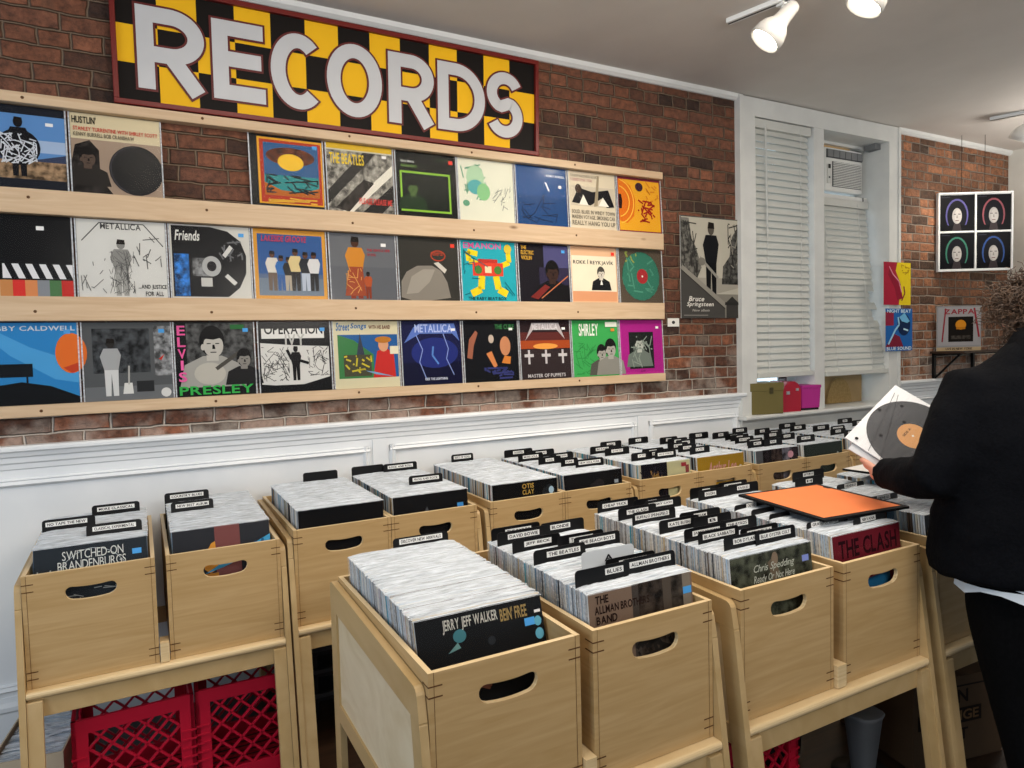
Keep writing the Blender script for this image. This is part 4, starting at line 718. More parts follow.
bin_('B2', B2, Y1, 'fourth back-row crate, black front sleeve with a faint grey mark', 'the fourth back-row crate', [('r', 0, 0, 1, 1, '#141518'), ('p', [(.38, .74), (.44, .84), (.46, .78)], '#55585c'), sticker(.85, .78)],
  'black record sleeve with a faint grey mark, fourth back-row crate', -.70, -.13, g8, .0075, False, [(.3, .42, .9, 'PROG AND ROCK'), (.96, -.02, .46, '', dict(strip=False)), (.93, .44, .96, 'ROCK AND ROLL')])
bin_('C1', C1, Y1, 'fifth back-row crate, black front sleeve with gold capitals', 'the fifth back-row crate', [('r', 0, 0, 1, 1, '#17181a'), ('e', .86, .8, .1, .12, '#2c3136~'), ('t', 'OTIS', .45, .90, .63, .965, '#d8b45a'), ('t', 'CLAY', .45, .82, .63, .885, '#d8b45a'), ('e', .9, .84, .04, .05, '#b9d6e8')],
  'black record sleeve with two lines of gold capitals, fifth back-row crate', -.72, -.06, g8, .0075, False, [(.97, .28, .66, 'BEST OF SOUL')])
bin_('C2', C2, Y1, 'sixth back-row crate, black front sleeve with a hatted figure', 'the sixth back-row crate', [('r', 0, 0, 1, 1, '#1a1a1d'), ('p', [(.36, .6), (.44, .82), (.6, .9), (.68, .84), (.66, .7), (.74, .66)], '#2f2c2e'), ('p', [(.38, .6), (.42, .74), (.54, .72), (.58, .58)], '#b98a4c'), ('l', [(.4, .7), (.68, .66)], .02, '#d9d4cc'), ('r', .86, .8, .93, .85, '#aab2ba')],
  'black record sleeve with a hatted figure, sixth back-row crate', -.70, -.11, g8, .0075, False, [(.16, .42, .92, 'NEW SOUL FUNK'), (.27, .3, .6, 'FUNK'), (.44, .1, .5, 'SOUL'), (.55, .44, .86, 'MOTOWN'), (.68, .0, .45, 'MORE SOUL'), (.8, .3, .8, 'REGGAE'), (.95, .02, .55, 'GOSPEL')])
def row_tabs(seed, n, words):
    r = random.Random(seed); out = []
    for i in range(n):
        a = r.choice((0, .08, .3, .46, .5)); out.append((.12 + .86 * (i + r.uniform(-.2, .2)) / n, a, min(1, a + r.uniform(.38, .5)), words[i % len(words)]))
    return out
bin_('D1', D1, Y1, 'seventh back-row crate, front sleeve half black and half cream', 'the seventh back-row crate', [('r', 0, 0, 1, 1, '#d6d3a8'), ('r', 0, 0, .54, 1, '#1e1c24'), ('scr', .14, .6, .46, .9, 18, .025, '#a8834a'), ('r', 0, 0, .04, 1, '#c9c4b0'), ('scr', .02, .1, .5, .95, 18, .012, '#3c3a48'), ('t', 'FIVE MAN', .6, .6, .98, .68, '#22242c'), ('r', .9, .8, .97, .92, '#7a3a3a'), ('r', .82, .9, .92, .96, '#8a2e36')],
  'half black half cream record sleeve, seventh back-row crate', -.71, -.1, g5, .0075, False, [(.14, .1, .5, 'JAZZ'), (.16, .48, .72, 'BOP'), (.18, .76, .95, '', dict(strip=False))] + row_tabs(5, 5, ['JAZZ VOCAL', 'COOL', 'QUARTET', 'BIG BAND', 'SWING']))
bin_('D2', D2, Y1, 'eighth back-row crate, mustard front sleeve with pink script', 'the eighth back-row crate', [('r', 0, 0, 1, 1, '#b8922a'), ('t', 'Arthur Lee', .22, .72, .82, .9, '#e2a8a0', 1, .35), ('e', .92, .78, .025, .03, '#efe9dc'), ('r', .3, .58, .9, .62, '#d9d2c0')],
  'mustard record sleeve with pink script, eighth back-row crate', -.71, -.1, g5, .0075, False, row_tabs(8, 7, ['LATIN', 'SALSA', 'BOSSA', 'WORLD', 'AFRO', 'DUB', 'SKA']))
bin_('E1', E1, Y1, 'ninth back-row crate, front sleeve of dark photo strips', 'the ninth back-row crate', [('r', 0, 0, 1, 1, '#3b3034'), ('r', .0, 0, .16, 1, '#6a6a6c'), ('r', .16, .0, .36, 1, '#2a2022~'), ('r', .36, 0, .62, 1, '#4a3a34~'), ('r', .62, 0, .85, 1, '#77727a~'), ('p', [(.78, .5), (.84, .5), (.84, .8), (.8, .86)], '#1c1a20'), ('e', .82, .88, .07, .06, '#b98a96')],
  'record sleeve of dark photo strips, ninth back-row crate', -.71, -.1, g5, .0075, False, [(.12, .1, .55, 'METAL'), (.13, .56, .95, 'HARD ROCK')] + row_tabs(12, 7, ['PUNK', 'HARDCORE', 'NEW WAVE', 'GOTH', 'INDIE', 'EMO', 'SURF']))
bin_('E2', E2, Y1, 'tenth back-row crate, plain grey-green front sleeve', 'the tenth back-row crate', [('r', 0, 0, 1, 1, '#3b433d'), ('e', .88, .78, .03, .035, '#b9c4c0'), ('r', .7, .6, .73, .64, '#c9c9c0')],
  'plain grey-green record sleeve, tenth back-row crate', -.71, -.1, g5, .0075, False, row_tabs(15, 6, ['HIP HOP', 'DANCE', 'HOUSE', 'DISCO', 'R&B', 'TECHNO']))
bin_('F1', F1, Y1, 'eleventh back-row crate, behind the held record', 'the eleventh back-row crate', [('r', 0, 0, 1, 1, '#55504a'), ('scr', .1, .5, .9, .9, 20, .02, '#8d8678')],
  'grey-brown record sleeve, eleventh back-row crate', -.71, -.1, g5, .0075, False, row_tabs(18, 6, ['OLDIES', 'FOLK', 'BLUEGRASS', 'SPOKEN', 'COMEDY', 'KIDS']))
bin_('F2', F2, Y1, 'twelfth back-row crate, at the right end of the row', 'the twelfth back-row crate', [('r', 0, 0, 1, 1, '#b9b4a8'), ('r', .2, .5, .6, .9, '#77706a')],
  'pale record sleeve, twelfth back-row crate', -.71, -.1, g5, .0075, False, row_tabs(21, 4, ['SCORES', 'STAGE', 'EASY', 'XMAS']))
# --- front row
bin_('G1', G1, Y2, 'leftmost front-row crate, black front sleeve with white and gold title', 'the leftmost front-row crate', [('r', 0, 0, 1, 1, '#1b1c1e'), ('t', 'JERRY JEFF WALKER', .2, .87, .63, .965, '#d9d6cc'), ('t', "BEIN' FREE", .65, .87, .87, .96, '#b59a62'), ('e', .32, .84, .05, .045, '#4d8a94'), ('p', [(.22, .74), (.3, .8), (.32, .76)], '#7aa7a5'), ('e', .56, .76, .03, .03, '#33383c'), sticker(.84, .8), ('e', .95, .82, .03, .035, '#5fa5bd'), ('e', .95, .73, .035, .04, '#5fa5bd'), ('r', .93, .88, .98, .9, '#e6e2e0'), ('scr', .1, .2, .5, .6, 20, .03, '#6b4436')],
  'black record sleeve titled in white and gold, leftmost front-row crate', -1.852, -1.335, math.radians(15), .0078, True, [(1.0, .42, .97, 'DISCOVER NEW ARRIVALS', dict(h=.03))])
W2 = 'the second front-row crate'
bin_('G2', G2, Y2, 'second front-row crate, brown group-photo front sleeve', W2, [('r', 0, 0, 1, 1, '#86705f'), ('r', .40, 0, .46, 1, '#4e4640'), ('r', .46, 0, .7, 1, '#3c332c~'), ('r', .7, 0, .78, 1, '#5a5046'), ('r', .78, 0, .9, 1, '#453d35~'), ('r', .9, 0, .98, 1, '#8a7f70'), ('t', 'THE', .06, .915, .18, .975, '#2a1c18', 1), ('t', 'ALLMAN BROTHERS', .05, .84, .56, .90, '#2a1c18', 1), ('t', 'BAND', .06, .765, .25, .825, '#2a1c18', 1), ('scr', .3, .3, .9, .6, 30, .03, '#2a2724'), sticker(.9, .84)],
  'brown group-photo record sleeve, second front-row crate', -1.938, -1.43, g5, .0078, True,
  [(.085, .0, .5, 'BLUES', dict(labelpos=.85)), (.10, .46, 1.0, 'ALLMAN BROTHERS', dict(labelpos=.6)), (.15, .36, .86, 'AEROSMITH', dict(labelpos=.6)), (.21, .2, .72, 'A', dict(white=True, h=.058)), (.47, .0, .52, 'THE BEATLES', dict(labelpos=.7)), (.56, .5, 1.0, 'THE BEACH BOYS', dict(labelpos=.5)), (.63, .4, .9, 'THE BAND'), (.70, .0, .5, 'JEFF BECK', dict(labelpos=.55)), (.88, .0, .52, 'DAVID BOWIE', dict(labelpos=.6)), (.92, .5, 1.0, 'BLONDIE', dict(labelpos=.4)), (.98, .02, .55, 'THE BYRDS', dict(labelpos=.6))])
W3 = 'the third front-row crate'
bin_('H1', H1, Y2, 'third front-row crate, olive front sleeve with white script', W3, [('r', 0, 0, 1, 1, '#45483c'), ('r', 0, 0, 1, 1, '#474a3d~'), ('p', [(.44, .9), (.54, .96), (.58, .78), (.5, .7)], '#6f6150'), ('e', .53, .92, .04, .06, '#8d7a66'), ('p', [(.2, .5), (.3, .8), (.42, .6)], '#363a33'), ('t', 'Chris Spedding', .26, .82, .76, .90, '#c9cdbf', 0, .3), ('t', 'Ready Or Not Here', .26, .73, .76, .81, '#c9cdbf', 0, .3), ('l', [(.26, .70), (.78, .72)], .01, '#c9cdbf'), sticker(.87, .84, '#7f8fd0')],
  'olive record sleeve with two lines of white script, third front-row crate', -1.93, -1.285, g5, .0088, True,
  [(.07, .1, .6, 'BOB DYLAN', dict(labelpos=.5)), (.06, .46, .97, 'BLUE OYSTER CULT', dict(labelpos=.45)), (.13, .42, .9, 'RED DEVILS', dict(labelpos=.5)), (.2, .04, .54, 'BLACK SABBATH', dict(labelpos=.5)), (.27, .0, .5, 'JAMES BROWN', dict(labelpos=.6)), (.29, .46, .96, 'THE BYRDS', dict(labelpos=.45)), (.41, .36, .86, 'B', dict(h=.042)), (.46, .02, .52, 'KATE BUSH', dict(labelpos=.5)), (.52, .38, .92, 'CREAM', dict(labelpos=.5)), (.66, .0, .56, 'BUFFALO SPRINGFIELD', dict(labelpos=.3)), (.78, .0, .5, 'THE CLASH', dict(labelpos=.5)), (.84, .44, .95, 'JOHNNY CASH', dict(labelpos=.3)), (.9, .38, .9, 'CAN', dict(labelpos=.5)), (.97, .0, .55, 'CHEAP TRICK', dict(labelpos=.3))])
W4 = 'the fourth front-row crate'
bin_('H2', H2, Y2, 'fourth front-row crate, dark red front sleeve under the orange sleeve', W4, [('r', 0, 0, 1, 1, '#6f1f2b'), ('t', 'THE CLASH', .08, .77, .94, .94, '#2a0e16'), ('r', 0, .0, 1, .55, '#7a2431'), ('p', [(.2, .4), (.8, .4), (.8, .56), (.2, .52)], '#1f5f86')],
  'dark red record sleeve with heavy capitals, fourth front-row crate', -1.935, -1.29, g5, .0088, True,
  [(.06, .5, 1.0, 'NIRVANA', dict(labelpos=.4, h=.022)), (.13, .0, .6, 'GRATEFUL DEAD', dict(labelpos=.3, h=.022)), (.36, .0, .3, '', dict(strip=False, h=.02)), (.48, .0, .34, '', dict(strip=False, h=.02)), (.6, .0, .5, 'DEVO', dict(h=.02)), (.88, .0, .5, 'DOORS', dict(labelpos=.3)), (.95, .0, .5, 'E', dict(h=.042)), (.9, .5, 1.0, 'EAGLES'), (.98, .5, .98, 'FLEETWOOD')])
bin_('I1', I1, Y2, 'fifth front-row crate, mostly hidden by the person in black', 'the fifth front-row crate', [('r', 0, 0, 1, 1, '#3a3c40'), ('scr', .1, .5, .9, .9, 20, .02, '#74767a')],
  'dark grey record sleeve, fifth front-row crate behind the person', -1.935, -1.29, g5, .0088, False, [(.3, .0, .5, 'GENESIS', dict(h=.024)), (.62, .3, .8, 'HENDRIX', dict(h=.024)), (.8, .0, .5, 'H'), (.95, .3, .9, 'JETHRO')])
bin_('I2', I2, Y2, 'sixth front-row crate, hidden behind the person in black', 'the sixth front-row crate', [('r', 0, 0, 1, 1, '#4a4640')],
  'brown-grey record sleeve, sixth front-row crate behind the person', -1.935, -1.29, g5, .0088, False, [(.6, .0, .5, 'KINKS')])
st = STUFF.build('record_sleeves'); st['kind'] = 'stuff'; tag(st, 'plastic-sleeved records packed edge-on in the back-row crates and the far right front crates', 'records')

# things lying on the front row
OX = ((1.876, -1.512), (2.262, -1.545), (2.128, -1.880), (1.800, -1.842))
def sleeve_flat(name, label, cat, c, sz, rz, tilt, ops, z, edge='#121214', t=.008):
    mb = MB().box((-sz / 2, -sz / 2, 0), (sz / 2, sz / 2, t), ink(edge)); k = 0
    for pts, col_ in ops: mb.face([(p[0] * sz, p[1] * sz, t + .0006 + .0004 * k) for p in pts], mat(col_, .6)); k += 1
    o = mb.build(name, None, (c[0], c[1], z + FZ), .001); o.rotation_euler = (tilt[0], tilt[1], rz); return tag(o, label, cat)
sleeve_flat('record_sleeve', 'flat orange-faced sleeve with black border lying on the fourth front-row crate', 'record', (1.985, -1.705), .37, math.radians(-5), (math.radians(1.5), 0), [([(-.45, -.45), (.45, -.45), (.45, .28), (.42, .3), (.42, .36), (.45, .38), (.45, .46), (-.45, .46)], '#e8814a')], -.54)
sleeve_flat('record_sleeve', 'white-faced sleeve lying flat behind the orange one', 'record', (2.60, -1.60), .31, math.radians(6), (0, 0), [([(-.49, -.49), (.49, -.49), (.49, .49), (-.49, .49)], '#d9d9d6')], -.515)

# =================================================================== UNDER THE STANDS
RC = mat('#b3122f', .4, 0, .15)
def lattice(mb, x0, x1, z0, z1, y0, y1, fn, nx):
    """diagonal lattice of bars, clipped to the rectangle"""
    step = (x1 - x0) / nx; H = z1 - z0; b = .0036
    for sgn in (1, -1):
        k = -int(H / step) - 1
        while k <= nx + int(H / step) + 1:
            xa = x0 + k * step; pts = []
            zs, ze = z0, z1
            xs, xe = (xa, xa + H) if sgn > 0 else (xa, xa - H)
            # clip in x
            def cl(xs, zs, xe, ze):
                t0, t1 = 0, 1; dx = xe - xs
                for lim, s in ((x0, 1), (x1, -1)):
                    if dx == 0: continue
                    t = (lim - xs) / dx
                    if (dx > 0) == (s > 0): t0 = max(t0, t)
                    else: t1 = min(t1, t)
                return (xs + dx * t0, zs + (ze - zs) * t0, xs + dx * t1, zs + (ze - zs) * t1) if t1 - t0 > .02 else None
            c = cl(xs, zs, xe, ze)
            if c:
                n = Vector((c[3] - c[1], -(c[2] - c[0]))).normalized() * b
                mb.geo([fn(c[0] + n.x, y0, c[1] + n.y), fn(c[2] + n.x, y0, c[3] + n.y), fn(c[2] - n.x, y0, c[3] - n.y), fn(c[0] - n.x, y0, c[1] - n.y), fn(c[0] + n.x, y1, c[1] + n.y), fn(c[2] + n.x, y1, c[3] + n.y), fn(c[2] - n.x, y1, c[3] - n.y), fn(c[0] - n.x, y1, c[1] - n.y)], [(0, 1, 2, 3), (7, 6, 5, 4), (0, 4, 5, 1), (3, 2, 6, 7)], RC)
            k += 1
def milk_crate(loc, rz, label, w=.352, d=.33, h=.345):
    t = thing('milk_crate', label, 'milk crate', loc, (0, 0, rz), 'red plastic milk crates')
    mb = MB(); W, D = w / 2, d / 2
    for s in (-1, 1):
        fn = (lambda a, y, z: (a, y, z)); ys = -D if s < 0 else D - .012
        for (a, b, c, e) in ((-W, W, 0, .05), (-W, W, h - .045, h), (-W, -W + .045, .05, h - .045), (W - .045, W, .05, h - .045)): mb.box((a, ys, c), (b, ys + .012, e), RC)
        lattice(mb, -W + .045, W - .045, .05, h - .045, ys + .002, ys + .010, fn, 4)
        mb.box((-.055, ys - .001, h - .10), (.055, ys + .004, h - .045), RC) if False else None
        xs = -W if s < 0 else W - .012
        for (a, b, c, e) in ((-D, D, 0, .05), (-D, D, h - .045, h), (-D, -D + .04, .05, h - .045), (D - .04, D, .05, h - .045)): mb.box((xs, a, c), (xs + .012, b, e), RC)
        lattice(mb, -D + .04, D - .04, .05, h - .045, xs + .002, xs + .010, (lambda a, y, z: (y, a, z)), 4)
    for z in (.1, .13, .16, .19, .22): mb.box((-W - .003, -D - .003, z), (W + .003, -D, z + .006), RC) if False else mb.box((-W - .003, -D - .003, z), (-W + .04, -D, z + .006), RC).box((W - .04, -D - .003, z), (W + .003, -D, z + .006), RC).box((-W - .003, -D, z), (-W, -D + .04, z + .006), RC)
    mb.build('lattice_wall', t, (0, 0, 0))
    fl = MB()
    for i in range(9): fl.box((-W + .012, -D + .014 + i * (d - .04) / 8.6, .004), (W - .012, -D + .024 + i * (d - .04) / 8.6, .012), RC)
    fl.build('crate_floor', t, (0, 0, 0))
    return t
milk_crate((-.07, -.545, -1.48), math.radians(1), 'left red lattice milk crate under the leftmost stand')
milk_crate((.295, -.54, -1.48), math.radians(-2), 'right red lattice milk crate under the leftmost stand')
milk_crate((1.60, -1.62, -1.48), math.radians(3), 'dark red milk crate under the second front-row stand', h=.3)
# box of singles
cb = thing('cardboard_box', 'small white cardboard box of singles on the floor by the wall', 'box', (-.36, -.40, -1.48), (0, 0, math.radians(-8)))
CBX = mat('#b9ab92', .8); mb = MB()
for a, b in (((-.105, -.17, 0), (-.1, .17, .2)), ((.1, -.17, 0), (.105, .17, .2)), ((-.1, -.17, 0), (.1, -.165, .2)), ((-.1, .165, 0), (.1, .17, .2)), ((-.1, -.165, 0), (.1, .165, .005))): mb.box(a, b, CBX)
mb.build('body', cb, (0, 0, 0))
for k in range(26):
    y = -.15 + k * .0115; c, s_ = math.cos(math.radians(-8)), math.sin(math.radians(-8))
    mb = MB().box((-.09, -.0014, 0), (.09, .0014, .18), ink(R.choice(['#d3dbe3', '#c3cfda', '#e1e4e6', '#aebccb']))); 
    r = random.Random(k); v = []; 
    for i in range(9): v += [(-.093 + .186 * i / 8, -.005, .18 + r.uniform(0, .006)), (-.093 + .186 * i / 8, .005, .18 + r.uniform(0, .006))]
    mb.geo(v, [(2 * i, 2 * i + 2, 2 * i + 3, 2 * i + 1) for i in range(8)], CRINKLE, True)
    o = mb.build('single_record', None, (-.36 - y * s_, -.40 + y * c, -1.474 + FZ)); o.rotation_euler = (-.1, 0, math.radians(-8))
    tag(o, 'plastic-sleeved single packed in the small white cardboard box on the floor', 'record', 'singles in the cardboard box')
# low dark shelf behind the second back-row stand
DK = mat('#1c1d20', .35)
ls = thing('slatted_rack', 'low black slatted rack on the floor under the second back-row stand', 'rack', (.86, -.3, -1.48))
for k, z in enumerate((.07, .17, .26)): MB().box((-.3, -.14, z), (.3, .14, z + .018), DK).box((-.3, -.15, z + .018), (.3, -.135, z + .035), mat('#3a3c40', .3)).build('shelf', ls, (0, 0, 0), .002)
for sx in (-.29, .29):
    for sy in (-.12, .12): MB().box((sx - .01, sy - .01, 0), (sx + .01, sy + .01, .3), DK).build('leg', ls, (0, 0, 0))
# black bag, grey bin and printed box at the right
def loft(name, prof, m, parent, n=20, sq=2.0, loc=(0, 0, 0), wob=0, cap=True):
    rs = []
    for z, rx, ry in prof:
        ring = []
        for k in range(n):
            a = 2 * math.pi * k / n; c, s_ = math.cos(a), math.sin(a); q = (abs(c) ** sq + abs(s_) ** sq) ** (-1 / sq); w = 1 + wob * mnoise.noise((c * 2, s_ * 2, z * 9))
            ring.append((rx * c * q * w, ry * s_ * q * w, z))
        rs.append(ring)
    return MB().rings(rs, m, cap).build(name, parent, loc)
b = thing('trash_bag', 'black plastic bag slumped under the second front-row stand', 'bag', (1.925, -1.47, -1.48))
loft('bag_body', [(0, .11, .12), (.02, .13, .15), (.12, .14, .16), (.22, .12, .14), (.29, .08, .08), (.31, .04, .04)], mat('#0c0c0e', .3), b, 26, 2.2, wob=.10)
loft('bag_neck', [(.305, .035, .035), (.33, .05, .045), (.35, .07, .05)], mat('#0c0c0e', .3), b, 18, 2, wob=.3, cap=False)
g = thing('waste_bin', 'grey tapered plastic bin beside the black bag under the stand', 'bin', (2.10, -1.78, -1.48))
GB = mat('#5d6165', .6)
loft('body', [(0.02, .032, .032), (.03, .034, .034), (.21, .054, .054), (.225, .06, .06), (.227, .056, .056)], GB, g, 24, 3)
loft('base', [(0, .10, .10), (.012, .10, .10), (.022, .05, .05)], mat('#222427', .5), g, 24, 2)
pb = thing('cardboard_box', 'brown cardboard box with dark printed letters beside the black trousers', 'box', (2.49, -1.73, -1.48), (0, 0, math.radians(-12)))
CB2 = mat('#4e3b28', .85)
mb = MB().box((-.2, -.17, 0), (.2, .17, .3), CB2); mb.build('body', pb, (0, 0, 0), .003)
mb = MB(); ar = Art(mb, .4, .3, -.1705); ar.run([('l', [(.05, .9), (.95, .9)], .02, '#1d1510'), ('t', 'CLEAN', .05, .7, .6, .86, '#1d1510'), ('r', .05, .46, .75, .64, '#1d1510'), ('t', 'ORANGE', .08, .49, .72, .61, '#6b5136'), ('t', 'PLANT', .1, .26, .6, .4, '#1d1510')]); mb.build('printing', pb, (0, 0, 0))
for s in (-1, 1): MB().box((-.2, min(0, s * .17), .3), (.2, max(0, s * .17), .304), CB2).build('flap', pb, (0, 0, 0))

# =================================================================== TRACK LIGHTS
def spot_lamp(label, base_pt, target, power=60, on=True):
    t = thing('track_spotlight', label, 'spotlight', base_pt, group='white track spotlights')
    p0 = Vector((0, 0, 0)); d = (Vector(target) - Vector(base_pt)).normalized()
    MB().tube([(0, 0, 0), (0, 0, -.05)], .012, WHITE, 10).box((-.025, -.02, -.012), (.025, .02, 0), WHITE).build('stem', t, (0, 0, 0))
    c = Vector((0, 0, -.06)); prof = [(-.07, .030), (-.06, .034), (.0, .036), (.03, .042), (.06, .064), (.09, .074), (.135, .077), (.135, .070), (.09, .066)]
    a = d.orthogonal().normalized(); b = d.cross(a); N = 24
    rs = [[c + d * z + (a * math.cos(2 * math.pi * k / N) + b * math.sin(2 * math.pi * k / N)) * r for k in range(N)] for z, r in prof]
    mb = MB().rings(rs, mat('#dcdad4', .3, 0, .2), cap=False); mb.face(rs[0][::-1], WHITE); mb.build('lamp_head', t, (0, 0, 0))
    q = c + d * .112; MB().face([q + (a * math.cos(2 * math.pi * k / N) + b * math.sin(2 * math.pi * k / N)) * .069 for k in range(N)][::-1], mat('#fff2dc', .5, 0, 0, 14 if on else 2)).build('bulb', t, (0, 0, 0))
    li = bpy.data.lights.new('spot', 'SPOT'); li.energy = power; li.color = (1, .89, .75); li.spot_size = math.radians(95); li.spot_blend = .9; li.shadow_soft_size = .05
    lo = bpy.data.objects.new('spot_light', li); COL.objects.link(lo); lo.location = Vector(base_pt) + c + d * .15 + Vector((0, 0, FZ)); lo.rotation_euler = d.to_track_quat('-Z', 'Y').to_euler()
def track(label, p, q):
    p, q = Vector(p), Vector(q); d = (q - p); L = d.length; mb = MB().box((0, -.018, -.022), (L, .018, 0), WHITE).box((0, -.006, -.0225), (L, .006, -.0222), BLACK)
    o = mb.build('light_track', None, (p.x, p.y, p.z + FZ)); o.rotation_euler = (0, 0, math.atan2(d.y, d.x)); tag(o, label, 'track')
track('white light track on the ceiling above the window end of the shop', (2.585, -.735, 1.5645), (3.06, -2.6, 1.5645))
spot_lamp('white track spotlight nearest the wall, angled down at the covers', (2.67, -.99, 1.544), (2.0, -.55, .6), 26)
spot_lamp('white track spotlight cut by the top edge of the photo', (2.745, -1.41, 1.544), (2.2, -1.0, .3), 26)
track('thin light track at the right end of the ceiling', (5.447, -.443, 1.5645), (5.95, -1.7, 1.5645))
spot_lamp('grey-white spotlight at the right edge, near the corner', (5.545, -.66, 1.544), (5.5, -.1, .6), 26)

# =================================================================== PERSON
SKIN = noisy('skin', '#c98f78', '#d49c86', 30, .5)
COAT = noisy('black wool', '#05060a', '#080a0f', 120, .9, .25)
PANT = noisy('black denim', '#040506', '#08090b', 90, .9)
for m_ in (COAT, PANT): m_.node_tree.nodes['Principled BSDF'].inputs['Specular IOR Level'].default_value = .1
HAIR = noisy('brown hair', '#3a2a1f', '#5e4735', 40, .55)
C = Vector((2.230, -2.232, 0)); fa = math.radians(40); F = Vector((math.sin(fa), math.cos(fa), 0)); L = Vector((-math.cos(fa), math.sin(fa), 0)); U = Vector((0, 0, 1))
def W_(f, l, z): return C + F * f + L * l + U * z           # person frame to room
def local(v, o): return Vector(v) - o
root_o = Vector((C.x, C.y, -1.48))
person = thing('person', 'person in a black coat seen from behind, holding a record over the crates', 'person', tuple(root_o))
def skin_mesh(name, chain, parent, m, sub=2, voxel=None, smooth=0):
    """chain: list of polylines [(point, radius) ...]; each grown with a skin modifier, then fused"""
    vs, es, rad = [], [], []
    for pl in chain:
        b0 = len(vs)
        for p, r in pl: vs.append(tuple(local(p, root_o))); rad.append(r)
        es += [(b0 + i, b0 + i + 1) for i in range(len(pl) - 1)]
    me = bpy.data.meshes.new('t'); me.from_pydata(vs, es, []); o = bpy.data.objects.new('t', me); COL.objects.link(o)
    o.modifiers.new('s', 'SKIN'); sv = me.skin_vertices[0].data
    b0 = 0
    for pl in chain:
        sv[b0].use_root = True; b0 += len(pl)
    for i, r in enumerate(rad): sv[i].radius = (r, r) if not isinstance(r, tuple) else r
    s = o.modifiers.new('u', 'SUBSURF'); s.levels = s.render_levels = sub
    if voxel: rm = o.modifiers.new('r', 'REMESH'); rm.mode = 'VOXEL'; rm.voxel_size = voxel; rm.use_smooth_shade = True
    if smooth: sm = o.modifiers.new('m', 'SMOOTH'); sm.iterations = smooth; sm.factor = .5
    dg = bpy.context.evaluated_depsgraph_get(); nm = bpy.data.meshes.new_from_object(o.evaluated_get(dg)); bpy.data.objects.remove(o)
    nm.materials.clear(); nm.materials.append(m); nm.name = name
    for p in nm.polygons: p.use_smooth = True
    return link(name, nm, parent, (0, 0, 0)) if parent else nm
def V(*a): return Vector(a)
SHL, SHR = W_(0, .165, -.155), W_(0, -.165, -.155)
ELL = V(1.96, -2.09, -.40); WRL = V(2.055, -1.885, -.425)
ELR = W_(.06, -.30, -.35); WRR = V(2.50, -1.96, -.36)
HN = W_(.11, -.045, .05)      # head centre, bent a little forward and down
def hand(w, elbow, side, grip):
    d = (w - elbow).normalized(); pal = w + d * .075; out = [[(w - d * .02, .024), (w + d * .03, .030), (pal, .031)]]
    nrm = grip.normalized(); across = d.cross(nrm).normalized() * side
    for k, (ln, off) in enumerate(((.066, -.028), (.076, -.010), (.072, .009), (.056, .026))):
        p0 = pal + across * off - d * .01; p1 = p0 + d * ln * .45 + nrm * .006; p2 = p1 + d * ln * .3 + nrm * .018; p3 = p2 + d * ln * .12 + nrm * .022
        out.append([(p0 - d * .03, .010), (p0, .0098), (p1, .009), (p2, .0082), (p3, .007)])
    t0 = w + d * .03 - across * .02; out.append([(t0, .013), (t0 - across * .024 + d * .024 + nrm * .012, .0115), (t0 - across * .03 + d * .052 + nrm * .02, .0098), (t0 - across * .026 + d * .07 + nrm * .022, .008)])
    return out
HL = hand(WRL, V(1.935, -2.05, -.40), 1, V(.62, .3, .35)); HR = hand(WRR, ELR, -1, V(-.5, .3, .5))
hips = W_(0, 0, -.55)
body_chain = [[(W_(0, 0, -.55), .13), (W_(0, 0, -.35), .12), (W_(0, 0, -.19), .12), (W_(.01, -.01, -.09), .07), (W_(.05, -.03, -.04), .052), (HN - U * .05, .06)],
  [(HN - U * .055 + F * .02, .062), (HN, .083), (HN + U * .06 - F * .01, .072)], [(HN - U * .075 + F * .055, .035), (HN - U * .03 + F * .07, .04)],
  [(SHL, .055), (ELL, .042), (WRL, .027)], [(SHR, .055), (ELR, .042), (WRR, .027)],
  [(W_(0, .085, -.55), .085), (W_(.02, .045, -.98), .055), (W_(-.01, -.01, -1.38), .038), (W_(.10, -.015, -1.44), .035)], [(W_(0, -.085, -.55), .085), (W_(.02, -.145, -.98), .055), (W_(-.01, -.215, -1.38), .038), (W_(.10, -.225, -1.44), .035)]] + HL + HR
# face features: nose, brow, ears, lips
body_chain += [[(HN + F * .088 - U * .005, .012), (HN + F * .108 - U * .03, .013), (HN + F * .098 - U * .035, .010)]]
for s in (-1, 1): body_chain += [[(HN + L * s * .082 + U * .015 - F * .005, .012), (HN + L * s * .088 - U * .012 - F * .01, .014), (HN + L * s * .080 - U * .035, .009)], [(HN + F * .078 + L * s * .055 + U * .02, .012), (HN + F * .09 + L * s * .02 + U * .022, .010)]]
body_chain += [[(HN + F * .082 - U * .062 + L * .022, .007), (HN + F * .09 - U * .06, .009), (HN + F * .082 - U * .062 - L * .022, .007)]]
body = skin_mesh('body', body_chain, person, SKIN, 2, .006, 2)
for s in (-1, 1):
    e = HN + F * .083 + L * s * .032 + U * .005 - root_o; mb = MB()
    rs = [[e + F * (.012 * math.cos(t)) + (L * math.cos(a) + U * math.sin(a)) * .012 * math.sin(t) for a in (2 * math.pi * k / 12 for k in range(12))] for t in (.05, .5, 1, 1.5)]
    mb.rings(rs[:2], mat('#1c120c', .2), False); mb.face(rs[0], BLACK); mb.rings(rs[1:], mat('#e6e2dc', .2), False); mb.build('eye', person, (0, 0, 0))
